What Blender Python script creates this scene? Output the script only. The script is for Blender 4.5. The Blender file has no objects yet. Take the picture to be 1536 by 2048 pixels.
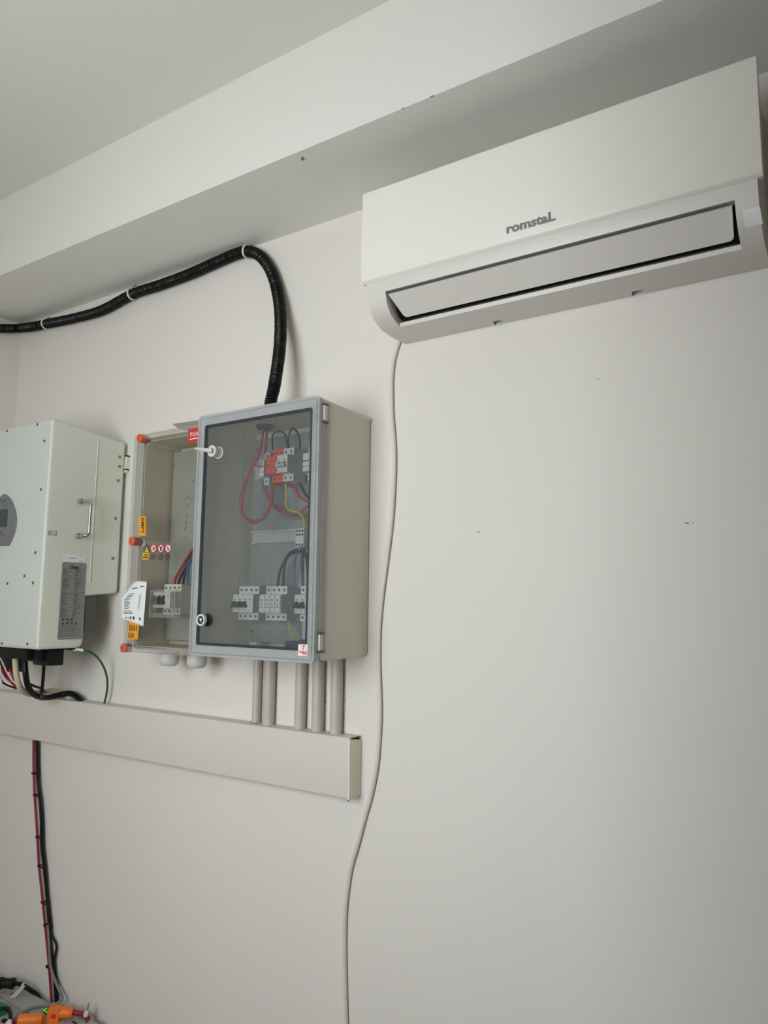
import bpy, bmesh, math, random
from mathutils import Vector, Matrix

# ------------------------------------------------------------------ camera, world, light, exposure
scene = bpy.context.scene
col = scene.collection
F_PX, IW, IH = 1480.0, 1536.0, 2048.0
YAW, PITCH, ROLL = math.radians(33.155), math.radians(7.064), math.radians(0.666)
CAM = Vector((0.0, -1.55, 1.5))
_f = Vector((-math.sin(YAW)*math.cos(PITCH), math.cos(YAW)*math.cos(PITCH), math.sin(PITCH)))
_r0 = Vector((math.cos(YAW), math.sin(YAW), 0)); _u0 = _r0.cross(_f)
RIGHT = _r0*math.cos(ROLL) + _u0*math.sin(ROLL)
UP = -_r0*math.sin(ROLL) + _u0*math.cos(ROLL)
FWD = _f
cd = bpy.data.cameras.new('camera'); cam = bpy.data.objects.new('camera', cd); col.objects.link(cam)
cd.sensor_fit = 'HORIZONTAL'; cd.sensor_width = 36.0; cd.lens = F_PX/IW*36.0
cd.clip_start = 0.02; cd.clip_end = 60
m = Matrix.Identity(4)
for i in range(3):
    m[i][0] = RIGHT[i]; m[i][1] = UP[i]; m[i][2] = -FWD[i]; m[i][3] = CAM[i]
cam.matrix_world = m
scene.camera = cam

w = bpy.data.worlds.new('sky'); scene.world = w; w.use_nodes = True
bg = w.node_tree.nodes['Background']
bg.inputs[0].default_value = (0.935, 0.966, 0.985, 1); bg.inputs[1].default_value = 16.5

DOOR = (-1.55, -0.54, 1.05, 2.27)      # window in the wall behind the camera: x0, x1, z0, z1
YF = -2.1                              # inner face of that wall
pl = bpy.data.lights.new('window_daylight', 'AREA'); pl.shape = 'RECTANGLE'
pl.size = DOOR[1]-DOOR[0]; pl.size_y = DOOR[3]-DOOR[2]
pl.cycles.is_portal = True
po = bpy.data.objects.new('window_daylight', pl); col.objects.link(po)
po.location = ((DOOR[0]+DOOR[1])/2, YF-0.25, (DOOR[2]+DOOR[3])/2); po.rotation_euler = (math.radians(90), 0, 0)

vs = scene.view_settings
vs.view_transform = 'Standard'; vs.look = 'None'; vs.gamma = 1.0; vs.use_curve_mapping = False
vs.exposure = -0.69
scene.cycles.max_bounces = 16; scene.cycles.diffuse_bounces = 8; scene.cycles.transparent_max_bounces = 24

# ------------------------------------------------------------------ photo pixel -> point on a known plane
def ray(px, py): return RIGHT*((px-IW/2)/F_PX) - UP*((py-IH/2)/F_PX) + FWD
def PY(px, py, y): d = ray(px, py); return CAM + d*((y-CAM.y)/d.y)
def PX(px, py, x): d = ray(px, py); return CAM + d*((x-CAM.x)/d.x)
def PZ(px, py, z): d = ray(px, py); return CAM + d*((z-CAM.z)/d.z)

# ------------------------------------------------------------------ materials
def lin(c):
    out = []
    for v in c:
        v /= 255.0
        out.append(v/12.92 if v <= 0.04045 else ((v+0.055)/1.055)**2.4)
    return tuple(out)+(1.0,)
MATS = {}
def mat(name, rgb, rough=0.5, metal=0.0, var=0.04, scale=12.0, bump=0.0, bscale=60.0, emit=None, spec=0.5):
    if name in MATS: return MATS[name]
    mt = bpy.data.materials.new(name); mt.use_nodes = True
    nt = mt.node_tree; b = nt.nodes['Principled BSDF']
    b.inputs['Roughness'].default_value = rough; b.inputs['Metallic'].default_value = metal
    b.inputs['Specular IOR Level'].default_value = spec
    tc = nt.nodes.new('ShaderNodeTexCoord')
    nz = nt.nodes.new('ShaderNodeTexNoise'); nz.inputs['Scale'].default_value = scale; nz.inputs['Detail'].default_value = 3
    nt.links.new(tc.outputs['Object'], nz.inputs['Vector'])
    rp = nt.nodes.new('ShaderNodeValToRGB')
    c = lin(rgb)
    rp.color_ramp.elements[0].position = 0.3; rp.color_ramp.elements[1].position = 0.7
    rp.color_ramp.elements[0].color = tuple(v*(1-var) for v in c[:3])+(1,)
    rp.color_ramp.elements[1].color = tuple(min(1, v*(1+var)) for v in c[:3])+(1,)
    nt.links.new(nz.outputs['Fac'], rp.inputs['Fac']); nt.links.new(rp.outputs['Color'], b.inputs['Base Color'])
    if bump:
        n2 = nt.nodes.new('ShaderNodeTexNoise'); n2.inputs['Scale'].default_value = bscale; n2.inputs['Detail'].default_value = 6
        nt.links.new(tc.outputs['Object'], n2.inputs['Vector'])
        bp = nt.nodes.new('ShaderNodeBump'); bp.inputs['Strength'].default_value = bump; bp.inputs['Distance'].default_value = 0.002
        nt.links.new(n2.outputs['Fac'], bp.inputs['Height']); nt.links.new(bp.outputs['Normal'], b.inputs['Normal'])
    if emit:
        b.inputs['Emission Color'].default_value = lin(emit[0]); b.inputs['Emission Strength'].default_value = emit[1]
    MATS[name] = mt
    return mt
def clear(name, tint, rough=0.03, ior=1.45, haze=0.0, haze_rgb=(200, 205, 205)):
    """see-through plastic: tinted transmission, fresnel gloss and a little milky haze"""
    if name in MATS: return MATS[name]
    mt = bpy.data.materials.new(name); mt.use_nodes = True
    nt = mt.node_tree; nt.nodes.clear()
    out = nt.nodes.new('ShaderNodeOutputMaterial')
    tr = nt.nodes.new('ShaderNodeBsdfTransparent'); tr.inputs[0].default_value = tuple(tint)+(1,)
    gl = nt.nodes.new('ShaderNodeBsdfGlossy'); gl.inputs['Roughness'].default_value = rough
    gl.inputs[0].default_value = (1, 1, 1, 1)
    lw = nt.nodes.new('ShaderNodeLayerWeight'); lw.inputs[0].default_value = 0.5      # Schlick fresnel, same on both faces
    pw = nt.nodes.new('ShaderNodeMath'); pw.operation = 'POWER'; pw.inputs[1].default_value = 5.0
    nt.links.new(lw.outputs['Facing'], pw.inputs[0])
    r0 = ((ior-1)/(ior+1))**2
    ma = nt.nodes.new('ShaderNodeMath'); ma.operation = 'MULTIPLY_ADD'; ma.inputs[1].default_value = 1-r0; ma.inputs[2].default_value = r0
    nt.links.new(pw.outputs[0], ma.inputs[0])
    mx = nt.nodes.new('ShaderNodeMixShader')
    nt.links.new(ma.outputs[0], mx.inputs[0])
    if haze > 0:
        df = nt.nodes.new('ShaderNodeBsdfDiffuse'); df.inputs[0].default_value = lin(haze_rgb)
        nz = nt.nodes.new('ShaderNodeTexNoise'); nz.inputs['Scale'].default_value = 9
        mr = nt.nodes.new('ShaderNodeMapRange'); mr.inputs[3].default_value = haze*0.85; mr.inputs[4].default_value = haze*1.15
        nt.links.new(nz.outputs['Fac'], mr.inputs[0])
        m2 = nt.nodes.new('ShaderNodeMixShader'); nt.links.new(mr.outputs[0], m2.inputs[0])
        nt.links.new(tr.outputs[0], m2.inputs[1]); nt.links.new(df.outputs[0], m2.inputs[2])
        nt.links.new(m2.outputs[0], mx.inputs[1])
    else:
        nt.links.new(tr.outputs[0], mx.inputs[1])
    nt.links.new(gl.outputs[0], mx.inputs[2]); nt.links.new(mx.outputs[0], out.inputs[0])
    MATS[name] = mt
    return mt

M_WALL = mat('wall_paint', (222, 219, 213), 0.85, var=0.015, scale=1.3, bump=0.12, bscale=45)
M_CEIL = mat('ceiling_paint', (222, 221, 216), 0.9, var=0.012, scale=1.1, bump=0.1, bscale=50)
M_FLOOR = mat('floor_concrete', (112, 105, 96), 0.7, var=0.08, scale=3)
M_ACW = mat('ac_plastic', (212, 209, 203), 0.38, var=0.01, scale=3)  # greyer than the panel, weaker light from below is put into the colour
M_ACP = mat('ac_panel_plastic', (231, 229, 222), 0.32, var=0.008, scale=3)
M_BLACK = mat('black_plastic', (12, 12, 13), 0.45, var=0.1, spec=0.3)
M_DARKV = mat('dark_cavity_plastic', (16, 16, 17), 0.6, var=0.1, spec=0.25)
M_CONDUIT = mat('black_conduit', (8, 8, 8), 0.42, var=0.15, scale=30, spec=0.35)
M_WHITEPL = mat('white_nylon', (214, 214, 208), 0.5)
M_CABLEW = mat('white_cable_sheath', (216, 212, 204), 0.45, var=0.03)
M_INV = mat('inverter_paint', (216, 220, 208), 0.42, var=0.01, scale=4)
M_INVF = mat('inverter_paint_shaded', (200, 205, 201), 0.42, var=0.01, scale=4)  # casing paint made darker, the front's dimmer light is in the colour
M_STEEL = mat('brushed_steel', (196, 192, 182), 0.25, 1.0, var=0.06, scale=40)
M_SCREW = mat('dark_screw', (96, 96, 90), 0.4, 0.4, var=0.2, scale=300)
M_LABELG = mat('grey_label', (134, 138, 136), 0.5, var=0.02)
M_PRINT = mat('dark_print', (52, 55, 55), 0.6, var=0.05)
M_PRINTG = mat('grey_print', (98, 102, 101), 0.6, var=0.05)
M_PAPER = mat('white_paper', (228, 232, 234), 0.7, var=0.02)
M_DISPLAY = mat('display_grey', (112, 115, 116), 0.4, var=0.03)
M_LCD = mat('lcd_glass', (52, 62, 66), 0.2, var=0.08)
M_TEAL = mat('teal_print', (40, 120, 130), 0.5)
M_CAB = mat('cabinet_polyester', (221, 218, 203), 0.5, var=0.015, scale=6, bump=0.03, bscale=300)
M_PLATE = mat('galvanised_plate', (150, 154, 154), 0.5, 0.15, var=0.06, scale=9)
M_RAIL = mat('zinc_rail', (196, 198, 198), 0.35, 0.25, var=0.05)
M_GASKET = mat('dark_gasket', (44, 50, 54), 0.5, var=0.05)
M_MOD = mat('breaker_grey', (214, 216, 214), 0.5, var=0.01)
M_MODG = mat('side_shade_lever_grey', (180, 180, 177), 0.5, var=0.02)  # breaker grey with side shade put into it, also used for grey levers
M_ORANGE = mat('arrester_orange', (228, 82, 48), 0.45, var=0.03)
M_RED = mat('red_sheath', (178, 34, 48), 0.42, var=0.05)
M_DRED = mat('dark_red_sheath', (150, 20, 40), 0.38, var=0.05)
M_BLKW = mat('black_sheath', (15, 15, 16), 0.42, var=0.1, spec=0.3)
M_GREYW = mat('grey_sheath', (120, 120, 118), 0.5, var=0.05)
M_BLUE = mat('blue_sheath', (44, 92, 146), 0.42, var=0.05)
M_YG = mat('yellow_green_sheath', (190, 176, 56), 0.45, var=0.05)
M_GREEN = mat('green_sheath', (22, 84, 40), 0.4, var=0.08)
M_CREAM = mat('cream_sheath', (202, 192, 160), 0.5, var=0.04)
M_CAP = mat('orange_cap', (214, 96, 66), 0.45, var=0.06)
M_YLABEL = mat('yellow_label', (232, 160, 24), 0.55, var=0.03)
M_REDLAB = mat('red_label', (198, 50, 34), 0.5, var=0.03)
M_PINKW = mat('label_white', (232, 220, 214), 0.55, var=0.02)
M_TRUNK = mat('trunking_pvc', (213, 209, 200), 0.45, var=0.01, scale=5)
M_TRUNKE = mat('trunking_end_pvc', (242, 236, 216), 0.5, var=0.02, scale=9)
M_PIPE = mat('pipe_pvc', (190, 184, 176), 0.42, var=0.02)
M_GLAND = mat('gland_plastic', (202, 202, 196), 0.45, var=0.02)
M_BAT = mat('battery_paint', (166, 166, 160), 0.5, var=0.03, scale=20)
M_AMPH = mat('orange_connector', (234, 122, 34), 0.42, var=0.05)
M_GREENSW = mat('green_switch', (30, 120, 80), 0.4, var=0.05)
M_LED = mat('green_led', (140, 255, 60), 0.4, emit=((140, 255, 60), 1.6))
M_FAN = mat('fan_housing_grey', (84, 87, 85), 0.55, var=0.03)
M_CLEAR = clear('clear_cover', (0.94, 0.94, 0.92), 0.04, ior=1.28, haze=0.012)
M_CLEARE = clear('clear_cover_edge', (0.86, 0.86, 0.85), 0.08, haze=0.22, haze_rgb=(216, 216, 212))
M_SMOKE = clear('smoked_pane', (0.87, 0.885, 0.89), 0.02, haze=0.055)
M_DFRAME = clear('door_frame_plastic', (0.78, 0.79, 0.80), 0.12, haze=0.45, haze_rgb=(208, 212, 214))
M_WINEDGE = clear('window_edge', (0.90, 0.90, 0.90), 0.05, haze=0.10, haze_rgb=(225, 226, 226))
M_CLRWIN = clear('breaker_window', (0.96, 0.96, 0.96), 0.03, ior=1.25, haze=0.006)

# ------------------------------------------------------------------ mesh helpers (world coordinates)
class MB:
    def __init__(s): s.v = []; s.f = []
    def add(s, v, f):
        o = len(s.v); s.v += [Vector(p) for p in v]; s.f += [tuple(i+o for i in q) for q in f]; return s
    def frombm(s, bm):
        bm.verts.ensure_lookup_table(); bm.verts.index_update()
        s.add([x.co.copy() for x in bm.verts], [[q.index for q in fc.verts] for fc in bm.faces]); bm.free(); return s
    def box(s, x0, x1, y0, y1, z0, z1, bev=0.0, seg=2, M=None):
        bm = bmesh.new(); bmesh.ops.create_cube(bm, size=1.0)
        for q in bm.verts:
            q.co = Vector(((x0+x1)/2+q.co.x*(x1-x0), (y0+y1)/2+q.co.y*(y1-y0), (z0+z1)/2+q.co.z*(z1-z0)))
        if bev > 0: bmesh.ops.bevel(bm, geom=list(bm.edges), offset=bev, segments=seg, profile=0.6, affect='EDGES')
        if M is not None: bm.transform(M)
        return s.frombm(bm)
    def prism(s, pts, axis, a0, a1, bev=0.0, seg=2, capbev=True):
        """polygon (two other axes in xyz order) extruded along axis"""
        def P(u, v, a): return {'x': Vector((a, u, v)), 'y': Vector((u, a, v)), 'z': Vector((u, v, a))}[axis]
        bm = bmesh.new()
        lo = [bm.verts.new(P(u, v, a0)) for u, v in pts]; hi = [bm.verts.new(P(u, v, a1)) for u, v in pts]
        f0 = bm.faces.new(lo); f1 = bm.faces.new(hi[::-1]); n = len(pts)
        for i in range(n): bm.faces.new((lo[(i+1) % n], lo[i], hi[i], hi[(i+1) % n]))
        bmesh.ops.recalc_face_normals(bm, faces=list(bm.faces))
        if bev > 0:
            es = set(f0.edges) | set(f1.edges)
            bmesh.ops.bevel(bm, geom=list(es), offset=bev, segments=seg, profile=0.6, affect='EDGES')
        ng = [f for f in bm.faces if len(f.verts) > 4]
        if ng: bmesh.ops.triangulate(bm, faces=ng)
        return s.frombm(bm)
    def ring(s, outer, inner, axis, a0, a1):
        """frame between two loops of equal length"""
        def P(u, v, a): return {'x': Vector((a, u, v)), 'y': Vector((u, a, v)), 'z': Vector((u, v, a))}[axis]
        n = len(outer); v = [P(*p, a0) for p in outer]+[P(*p, a0) for p in inner]+[P(*p, a1) for p in outer]+[P(*p, a1) for p in inner]
        f = []
        for i in range(n):
            j = (i+1) % n
            f += [(i, j, n+j, n+i), (2*n+j, 2*n+i, 3*n+i, 3*n+j), (j, i, 2*n+i, 2*n+j), (n+i, n+j, 3*n+j, 3*n+i)]
        return s.add(v, f)
    def cyl(s, p0, p1, r0, r1=None, n=16, caps=True):
        p0 = Vector(p0); p1 = Vector(p1); r1 = r0 if r1 is None else r1
        d = (p1-p0).normalized(); a = d.orthogonal().normalized(); b = d.cross(a)
        v = []; f = []
        for p, r in ((p0, r0), (p1, r1)):
            for i in range(n):
                t = 2*math.pi*i/n; v.append(p+(a*math.cos(t)+b*math.sin(t))*r)
        for i in range(n): f.append((i, (i+1) % n, n+(i+1) % n, n+i))
        if caps: f += [tuple(range(n))[::-1], tuple(range(n, 2*n))]
        return s.add(v, f)
    def lathe(s, p0, d, prof, n=20):
        """profile of (distance along d, radius)"""
        p0 = Vector(p0); d = Vector(d).normalized(); a = d.orthogonal().normalized(); b = d.cross(a)
        v = []; f = []
        for t, r in prof:
            for i in range(n):
                q = 2*math.pi*i/n; v.append(p0+d*t+(a*math.cos(q)+b*math.sin(q))*max(r, 1e-5))
        for k in range(len(prof)-1):
            for i in range(n): f.append((k*n+i, k*n+(i+1) % n, (k+1)*n+(i+1) % n, (k+1)*n+i))
        f += [tuple(range(n))[::-1], tuple(range((len(prof)-1)*n, len(prof)*n))]
        return s.add(v, f)
    def tube(s, pts, r, n=10, step=0.01, rf=None):
        c = curve(pts, step); prev = None; v = []; f = []; L = 0
        for k, p in enumerate(c):
            t = (c[min(k+1, len(c)-1)]-c[max(k-1, 0)]).normalized()
            if prev is None: a = t.orthogonal().normalized()
            else: a = (prev-t*prev.dot(t)).normalized()
            prev = a; b = t.cross(a)
            if k: L += (c[k]-c[k-1]).length
            rr = rf(k, L) if rf else r
            for i in range(n):
                q = 2*math.pi*i/n; v.append(p+(a*math.cos(q)+b*math.sin(q))*rr)
        m_ = len(c)
        for k in range(m_-1):
            for i in range(n): f.append((k*n+i, k*n+(i+1) % n, (k+1)*n+(i+1) % n, (k+1)*n+i))
        f += [tuple(range(n))[::-1], tuple(range((m_-1)*n, m_*n))]
        return s.add(v, f)
def curve(pts, step):
    P = [Vector(p) for p in pts]
    if len(P) == 2:
        n = max(1, int((P[1]-P[0]).length/step)); return [P[0].lerp(P[1], i/n) for i in range(n+1)]
    out = []
    Q = [P[0]*2-P[1]]+P+[P[-1]*2-P[-2]]
    for i in range(1, len(Q)-2):
        a, b, c, d = Q[i-1:i+3]; n = max(2, int((c-b).length/step))
        for k in range(n):
            t = k/n
            out.append(0.5*((2*b)+(c-a)*t+(2*a-5*b+4*c-d)*t*t+(3*b-a-3*c+d)*t**3))
    out.append(P[-1]); return out
def rrect(u0, u1, v0, v1, r, n=5):
    pts = []
    for cx, cy, a0 in ((u1-r, v1-r, 0), (u0+r, v1-r, 90), (u0+r, v0+r, 180), (u1-r, v0+r, 270)):
        for k in range(n+1):
            t = math.radians(a0+90*k/n); pts.append((cx+r*math.cos(t), cy+r*math.sin(t)))
    return pts
ORG = {}
def link_mesh(name, mb, mt, parent=None, sharp=40):
    if parent is None:
        xs = [p.x for p in mb.v]; ys = [p.y for p in mb.v]; zs = [p.z for p in mb.v]
        org = Vector(((min(xs)+max(xs))/2, (min(ys)+max(ys))/2, min(zs)))
    else: org = ORG[parent.name]
    me = bpy.data.meshes.new(name); me.from_pydata([p-org for p in mb.v], [], mb.f); me.materials.append(mt)
    bm = bmesh.new(); bm.from_mesh(me); bmesh.ops.recalc_face_normals(bm, faces=bm.faces); bm.to_mesh(me); bm.free()
    me.polygons.foreach_set('use_smooth', [True]*len(me.polygons)); me.set_sharp_from_angle(angle=math.radians(sharp))
    o = bpy.data.objects.new(name, me); col.objects.link(o)
    if parent is None: o.location = org
    else: o.parent = parent
    ORG[o.name] = org
    if name == 'print': o['kind'] = 'stuff'      # fine print, too small to pick apart
    return o
def tag(o, label, cat=None, group=None, kind=None):
    o['label'] = label
    if cat: o['category'] = cat
    if group: o['group'] = group
    if kind: o['kind'] = kind
    return o
def thing(name, label, cat, loc, group=None):
    o = bpy.data.objects.new(name, None); col.objects.link(o); o.location = loc; o.empty_display_size = 0.05
    ORG[o.name] = Vector(loc)
    return tag(o, label, cat, group)
def solo(name, mb, mt, label, cat, group=None, sharp=40):
    return tag(link_mesh(name, mb, mt, None, sharp), label, cat, group)
def struct(name, mb, mt, label=None, parent=None):
    o = link_mesh(name, mb, mt, parent)
    if parent is None: o['kind'] = 'structure'
    if label: o['label'] = label
    return o
_txt = {}
def text(body, o, u, v, size, depth=0.0004, bold=0.0, align='CENTER', shear=0.0, sx=1.0):
    """lettering as a thin mesh on the plane o + u*x + v*y"""
    cu = bpy.data.curves.new('lettering', 'FONT'); cu.body = body; cu.size = size; cu.offset = bold*size; cu.shear = shear
    cu.align_x = align; cu.align_y = 'CENTER'; cu.resolution_u = 3
    ob = bpy.data.objects.new('lettering', cu); col.objects.link(ob)
    bpy.context.view_layer.update()
    dg = bpy.context.evaluated_depsgraph_get(); me = bpy.data.meshes.new_from_object(ob.evaluated_get(dg))
    o = Vector(o); u = Vector(u).normalized(); v = Vector(v).normalized(); n = u.cross(v)
    mb = MB(); nv = len(me.vertices)
    base = [o+u*q.co.x*sx+v*q.co.y for q in me.vertices]
    mb.add([p+n*depth for p in base], [tuple(p.vertices) for p in me.polygons])
    bpy.data.objects.remove(ob); bpy.data.curves.remove(cu); bpy.data.meshes.remove(me)
    return mb
def bars(mb, o, u, v, rows, n, th=0.0004):
    """printed lines too small to read: rows of (u0, u1, v0, height)"""
    o = Vector(o); u = Vector(u).normalized(); v = Vector(v).normalized(); n = Vector(n)
    for a, b, c, h in rows:
        q = [o+u*a+v*c, o+u*b+v*c, o+u*b+v*(c+h), o+u*a+v*(c+h)]
        mb.add([p+n*th for p in q], [(0, 1, 2, 3)])
    return mb
EX, EY, EZ = Vector((1, 0, 0)), Vector((0, 1, 0)), Vector((0, 0, 1))
NY = -EY
#@@STRUCT
# ------------------------------------------------------------------ the room
XL, XR = -2.71, 2.4
ZC, ZB, YB = 2.838, 2.563, -0.294
T = 0.10
wall_back = struct('wall_back', MB().box(XL-T, XR+T, 0, T, 0, ZC), M_WALL, 'white painted plaster wall carrying the electrical equipment')
struct('wall_left', MB().box(XL-T, XL, YF-0.3, 0, 0, ZC), M_WALL, 'white plaster side wall at the far left corner')
struct('wall_right', MB().box(XR, XR+T, YF-0.3, 0, 0, ZC), M_WALL, 'white plaster side wall beyond the air conditioner')
mb = MB()
mb.box(XL, DOOR[0], YF-0.3, YF, 0, ZC); mb.box(DOOR[1], XR, YF-0.3, YF, 0, ZC); mb.box(DOOR[0], DOOR[1], YF-0.3, YF, DOOR[3], ZC); mb.box(DOOR[0], DOOR[1], YF-0.3, YF, 0, DOOR[2])
struct('wall_front', mb, M_WALL, 'white wall with the open window behind the viewer')
struct('floor', MB().box(XL-T, XR+T, YF-0.3, T, -0.1, 0), M_FLOOR, 'pale concrete floor')
struct('added_shutter', MB().box(DOOR[1]+0.005, DOOR[1]+0.04, YF, YF+0.77, DOOR[2]-0.02, DOOR[3]+0.02, bev=0.004), mat('light_block_paint', (150, 146, 138), 0.6), 'added grey shutter leaf behind the viewer, blocking window light to the right')  # unseen leaf, added to keep window light off the right-hand wall
struct('ceiling', MB().box(XL-T, XR+T, YF-0.3, T, ZC, ZC+T), M_CEIL, 'white painted ceiling')
beam = struct('trim_1', MB().box(XL, XR, YB, 0, ZB, ZC, bev=0.0), M_CEIL, 'white plastered beam running along the wall under the ceiling')
# small chips along the beam's lower edge and scuffs on the wall: real shallow marks
M_CHIP = mat('bare_plaster', (150, 146, 138), 0.9, var=0.1)
M_SCUFF = mat('scuff_mark', (112, 104, 98), 0.8, var=0.15, scale=200)
def scuff(px, py, wmm, hmm, y=0.0, m_=None, ang=0.0):
    c = PY(px, py, y); w_, h_ = wmm/2000, hmm/2000
    pts = []
    for k in range(8):
        t = 2*math.pi*k/8; rr = 0.75+0.25*math.sin(k*5.1+px)
        a, b = w_*rr*math.cos(t), h_*rr*math.sin(t)
        pts.append((c.x+a*math.cos(ang)-b*math.sin(ang), c.z+a*math.sin(ang)+b*math.cos(ang)))
    return MB().prism(pts, 'y', y-0.0006, y+0.0004)
for q in ((957, 1064, 14, 2.5), (1373, 1046, 14, 2.5), (1386, 1046, 4, 2.2), (650, 1403, 5, 8), (553, 1388, 4, 6), (1196, 758, 8, 2), (692, 1400, 5, 2)):
    struct('scuff', scuff(*q), M_SCUFF if q[2] != 8 else M_CHIP, None, wall_back)
for px, py, wmm in ((864, 194, 9), (806, 221, 6)):
    c = PY(px, py, YB); struct('chip', MB().box(c.x-wmm/2000, c.x+wmm/2000, YB-0.0004, YB+0.002, ZB-0.0004, ZB+0.0016), M_CHIP, None, beam)
c = PZ(605, 315, ZB); struct('nail', MB().cyl(c, c+Vector((0, 0, -0.006)), 0.003, n=8), M_SCUFF, None, beam)

# ------------------------------------------------------------------ air conditioner
AX0, AX1 = -0.962, -0.112
ac = thing('air_conditioner', 'white wall-mounted split air conditioner under the ceiling beam', 'air conditioner', (-0.537, 0, 2.158))
low = [(-0.180, 2.2472), (-0.1785, 2.234), (-0.1748, 2.2208), (-0.1678, 2.1949), (-0.156, 2.1800), (-0.1461, 2.1715), (-0.128, 2.1628), (-0.1087, 2.1564), (-0.0633, 2.1535)]
# lower front: the outlet cavity is cut into the middle of the profile
def prof_pt(s):     # s in 0..len-1
    i = min(int(s), len(low)-2); t = s-i; a, b = low[i], low[i+1]; return (a[0]+(b[0]-a[0])*t, a[1]+(b[1]-a[1])*t)
def hit(px, py):    # photo pixel -> (x, s) on the extruded lower profile
    best = None
    for k in range(0, 10*(len(low)-1)+1):
        s_ = k/10; y, z = prof_pt(s_); q = PY(px, py, y); e = abs(q.z-z)
        if best is None or e < best[0]: best = (e, q.x, s_)
    return best[1], best[2]
SX0, SX1 = -0.902, -0.160
def section(slot, notch):
    p = [(0.0, 2.466), (-0.160, 2.466), (-0.172, 2.455)] + low[:3]
    if slot: p += [(-0.156, 2.2262), (-0.070, 2.2180), (-0.058, 2.1900), (-0.098, 2.1720), (-0.1105, 2.1655)]
    else: p += low[3:7]+[prof_pt(6.5)]
    p += [low[7], low[8]]
    p += [(-0.028, 2.1548), (-0.026, 2.168)] if notch else [(-0.001, 2.1565), (0.0, 2.168)]
    return p
secs = [(AX0+0.010, False, False), (SX0, False, False), (SX0, True, False)]
for px in (1000, 1278):
    cx = PY(px, 655 if px == 1000 else 590, -0.005).x
    secs += [(cx-0.0145, True, False), (cx-0.0100, True, True), (cx+0.0100, True, True), (cx+0.0145, True, False)]
secs += [(SX1, True, False), (SX1, False, False), (AX1-0.010, False, False)]
mb = MB(); rows = [[Vector((x, y, z)) for y, z in section(sl, no)] for x, sl, no in secs]
n = len(rows[0]); fs = []
for k in range(len(rows)-1):
    for i in range(n): fs.append((k*n+i, k*n+(i+1) % n, (k+1)*n+(i+1) % n, (k+1)*n+i))
vv = [p for r in rows for p in r]
mb.add(vv, fs)
bm = bmesh.new()
for r in (rows[0], rows[-1]):
    fc = bm.faces.new([bm.verts.new(p) for p in r]); bmesh.ops.triangulate(bm, faces=[fc])
mb.frombm(bm)
link_mesh('body', mb, M_ACW, ac, sharp=30)
# front panel: gently bowed slab with rounded corners
fp = [(-0.170, 2.4755), (-0.1845, 2.4755), (-0.1875, 2.472), (-0.1905, 2.40), (-0.1915, 2.33), (-0.1905, 2.268), (-0.187, 2.2525), (-0.181, 2.2475), (-0.170, 2.2475)]
link_mesh('front_panel', MB().prism(fp, 'x', AX0, AX1, bev=0.003), M_ACP, ac, sharp=30)
# outlet lining and louvres inside the cavity
mb = MB().prism([(-0.150, 2.2235), (-0.072, 2.2150), (-0.062, 2.1915), (-0.0985, 2.1745), (-0.116, 2.1795)], 'x', SX0+0.001, SX1-0.001)
link_mesh('outlet_cavity', mb, M_DARKV, ac)
# flap: flat blade across the outlet, its left end cut slanted
T0, T1 = (-0.1655, 2.2160), (-0.1185, 2.1722)
nrm = Vector((0, -(T0[1]-T1[1]), (T0[0]-T1[0]))).normalized()*0.0045
v = []
for x0_, x1_, q in ((SX0+0.002, SX1-0.006, T0), (SX0+0.020, SX1-0.011, T1)):
    for x_ in (x0_, x1_): v += [Vector((x_, *q)), Vector((x_, *q))-nrm]
bm = bmesh.new(); V = [bm.verts.new(p) for p in v]
for q in ((0, 2, 6, 4), (1, 5, 7, 3), (0, 1, 3, 2), (4, 6, 7, 5), (0, 4, 5, 1), (2, 3, 7, 6)): bm.faces.new([V[i] for i in q])
bmesh.ops.recalc_face_normals(bm, faces=bm.faces)
bm.edges.ensure_lookup_table()
ce = [e for e in bm.edges if {V.index(e.verts[0]), V.index(e.verts[1])} in ({6, 7}, {4, 5})]
bmesh.ops.bevel(bm, geom=ce, offset=0.008, segments=5, profile=0.5, affect='EDGES')
link_mesh('air_flap', MB().frombm(bm), M_ACW, ac, sharp=30)
# logo and sticker
o_ = PY(1060, 446, -0.1915)
mb = text('romstaL', (o_.x, -0.1912, o_.z), EX, EZ, 0.0275, 0.0007, bold=0.035, sx=1.15)
tag(link_mesh('logo', mb, mat('logo_grey', (120, 126, 124), 0.5), ac), 'grey romstal lettering')
mb = MB(); v = []
for k in range(6):
    t = k/5
    for (xa, ya), (xb, yb) in (((1485, 421), (1491, 456)), ((1520, 414), (1526, 449))):
        x_, s_ = hit(xa+(xb-xa)*t, ya+(yb-ya)*t); y_, z_ = prof_pt(s_); v.append(Vector((x_, y_-0.0012, z_-0.0004)))
mb.add(v, [(2*k, 2*k+1, 2*k+3, 2*k+2) for k in range(5)])
tag(link_mesh('sticker', mb, M_PAPER, ac), 'small square white sticker')
# ------------------------------------------------------------------ white cable from the air conditioner
pts = [(803, 670), (797, 686), (787, 720), (783, 760), (783, 800), (784, 835), (787, 870), (789, 920), (787, 980), (783, 1040), (776, 1100), (768, 1160), (762, 1210), (758, 1260), (757, 1320), (759, 1380), (760, 1430), (757, 1490), (752, 1540), (742, 1590), (728, 1640), (715, 1690), (703, 1730), (696, 1770), (690, 1830), (689, 1900), (690, 1970), (692, 2048), (694, 2120)]
solo('power_cable', MB().tube([PY(x, y, -0.0062) for x, y in pts], 0.0054, n=10, step=0.02), M_CABLEW, 'white power cable hanging down the wall from the air conditioner', 'cable')
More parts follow.
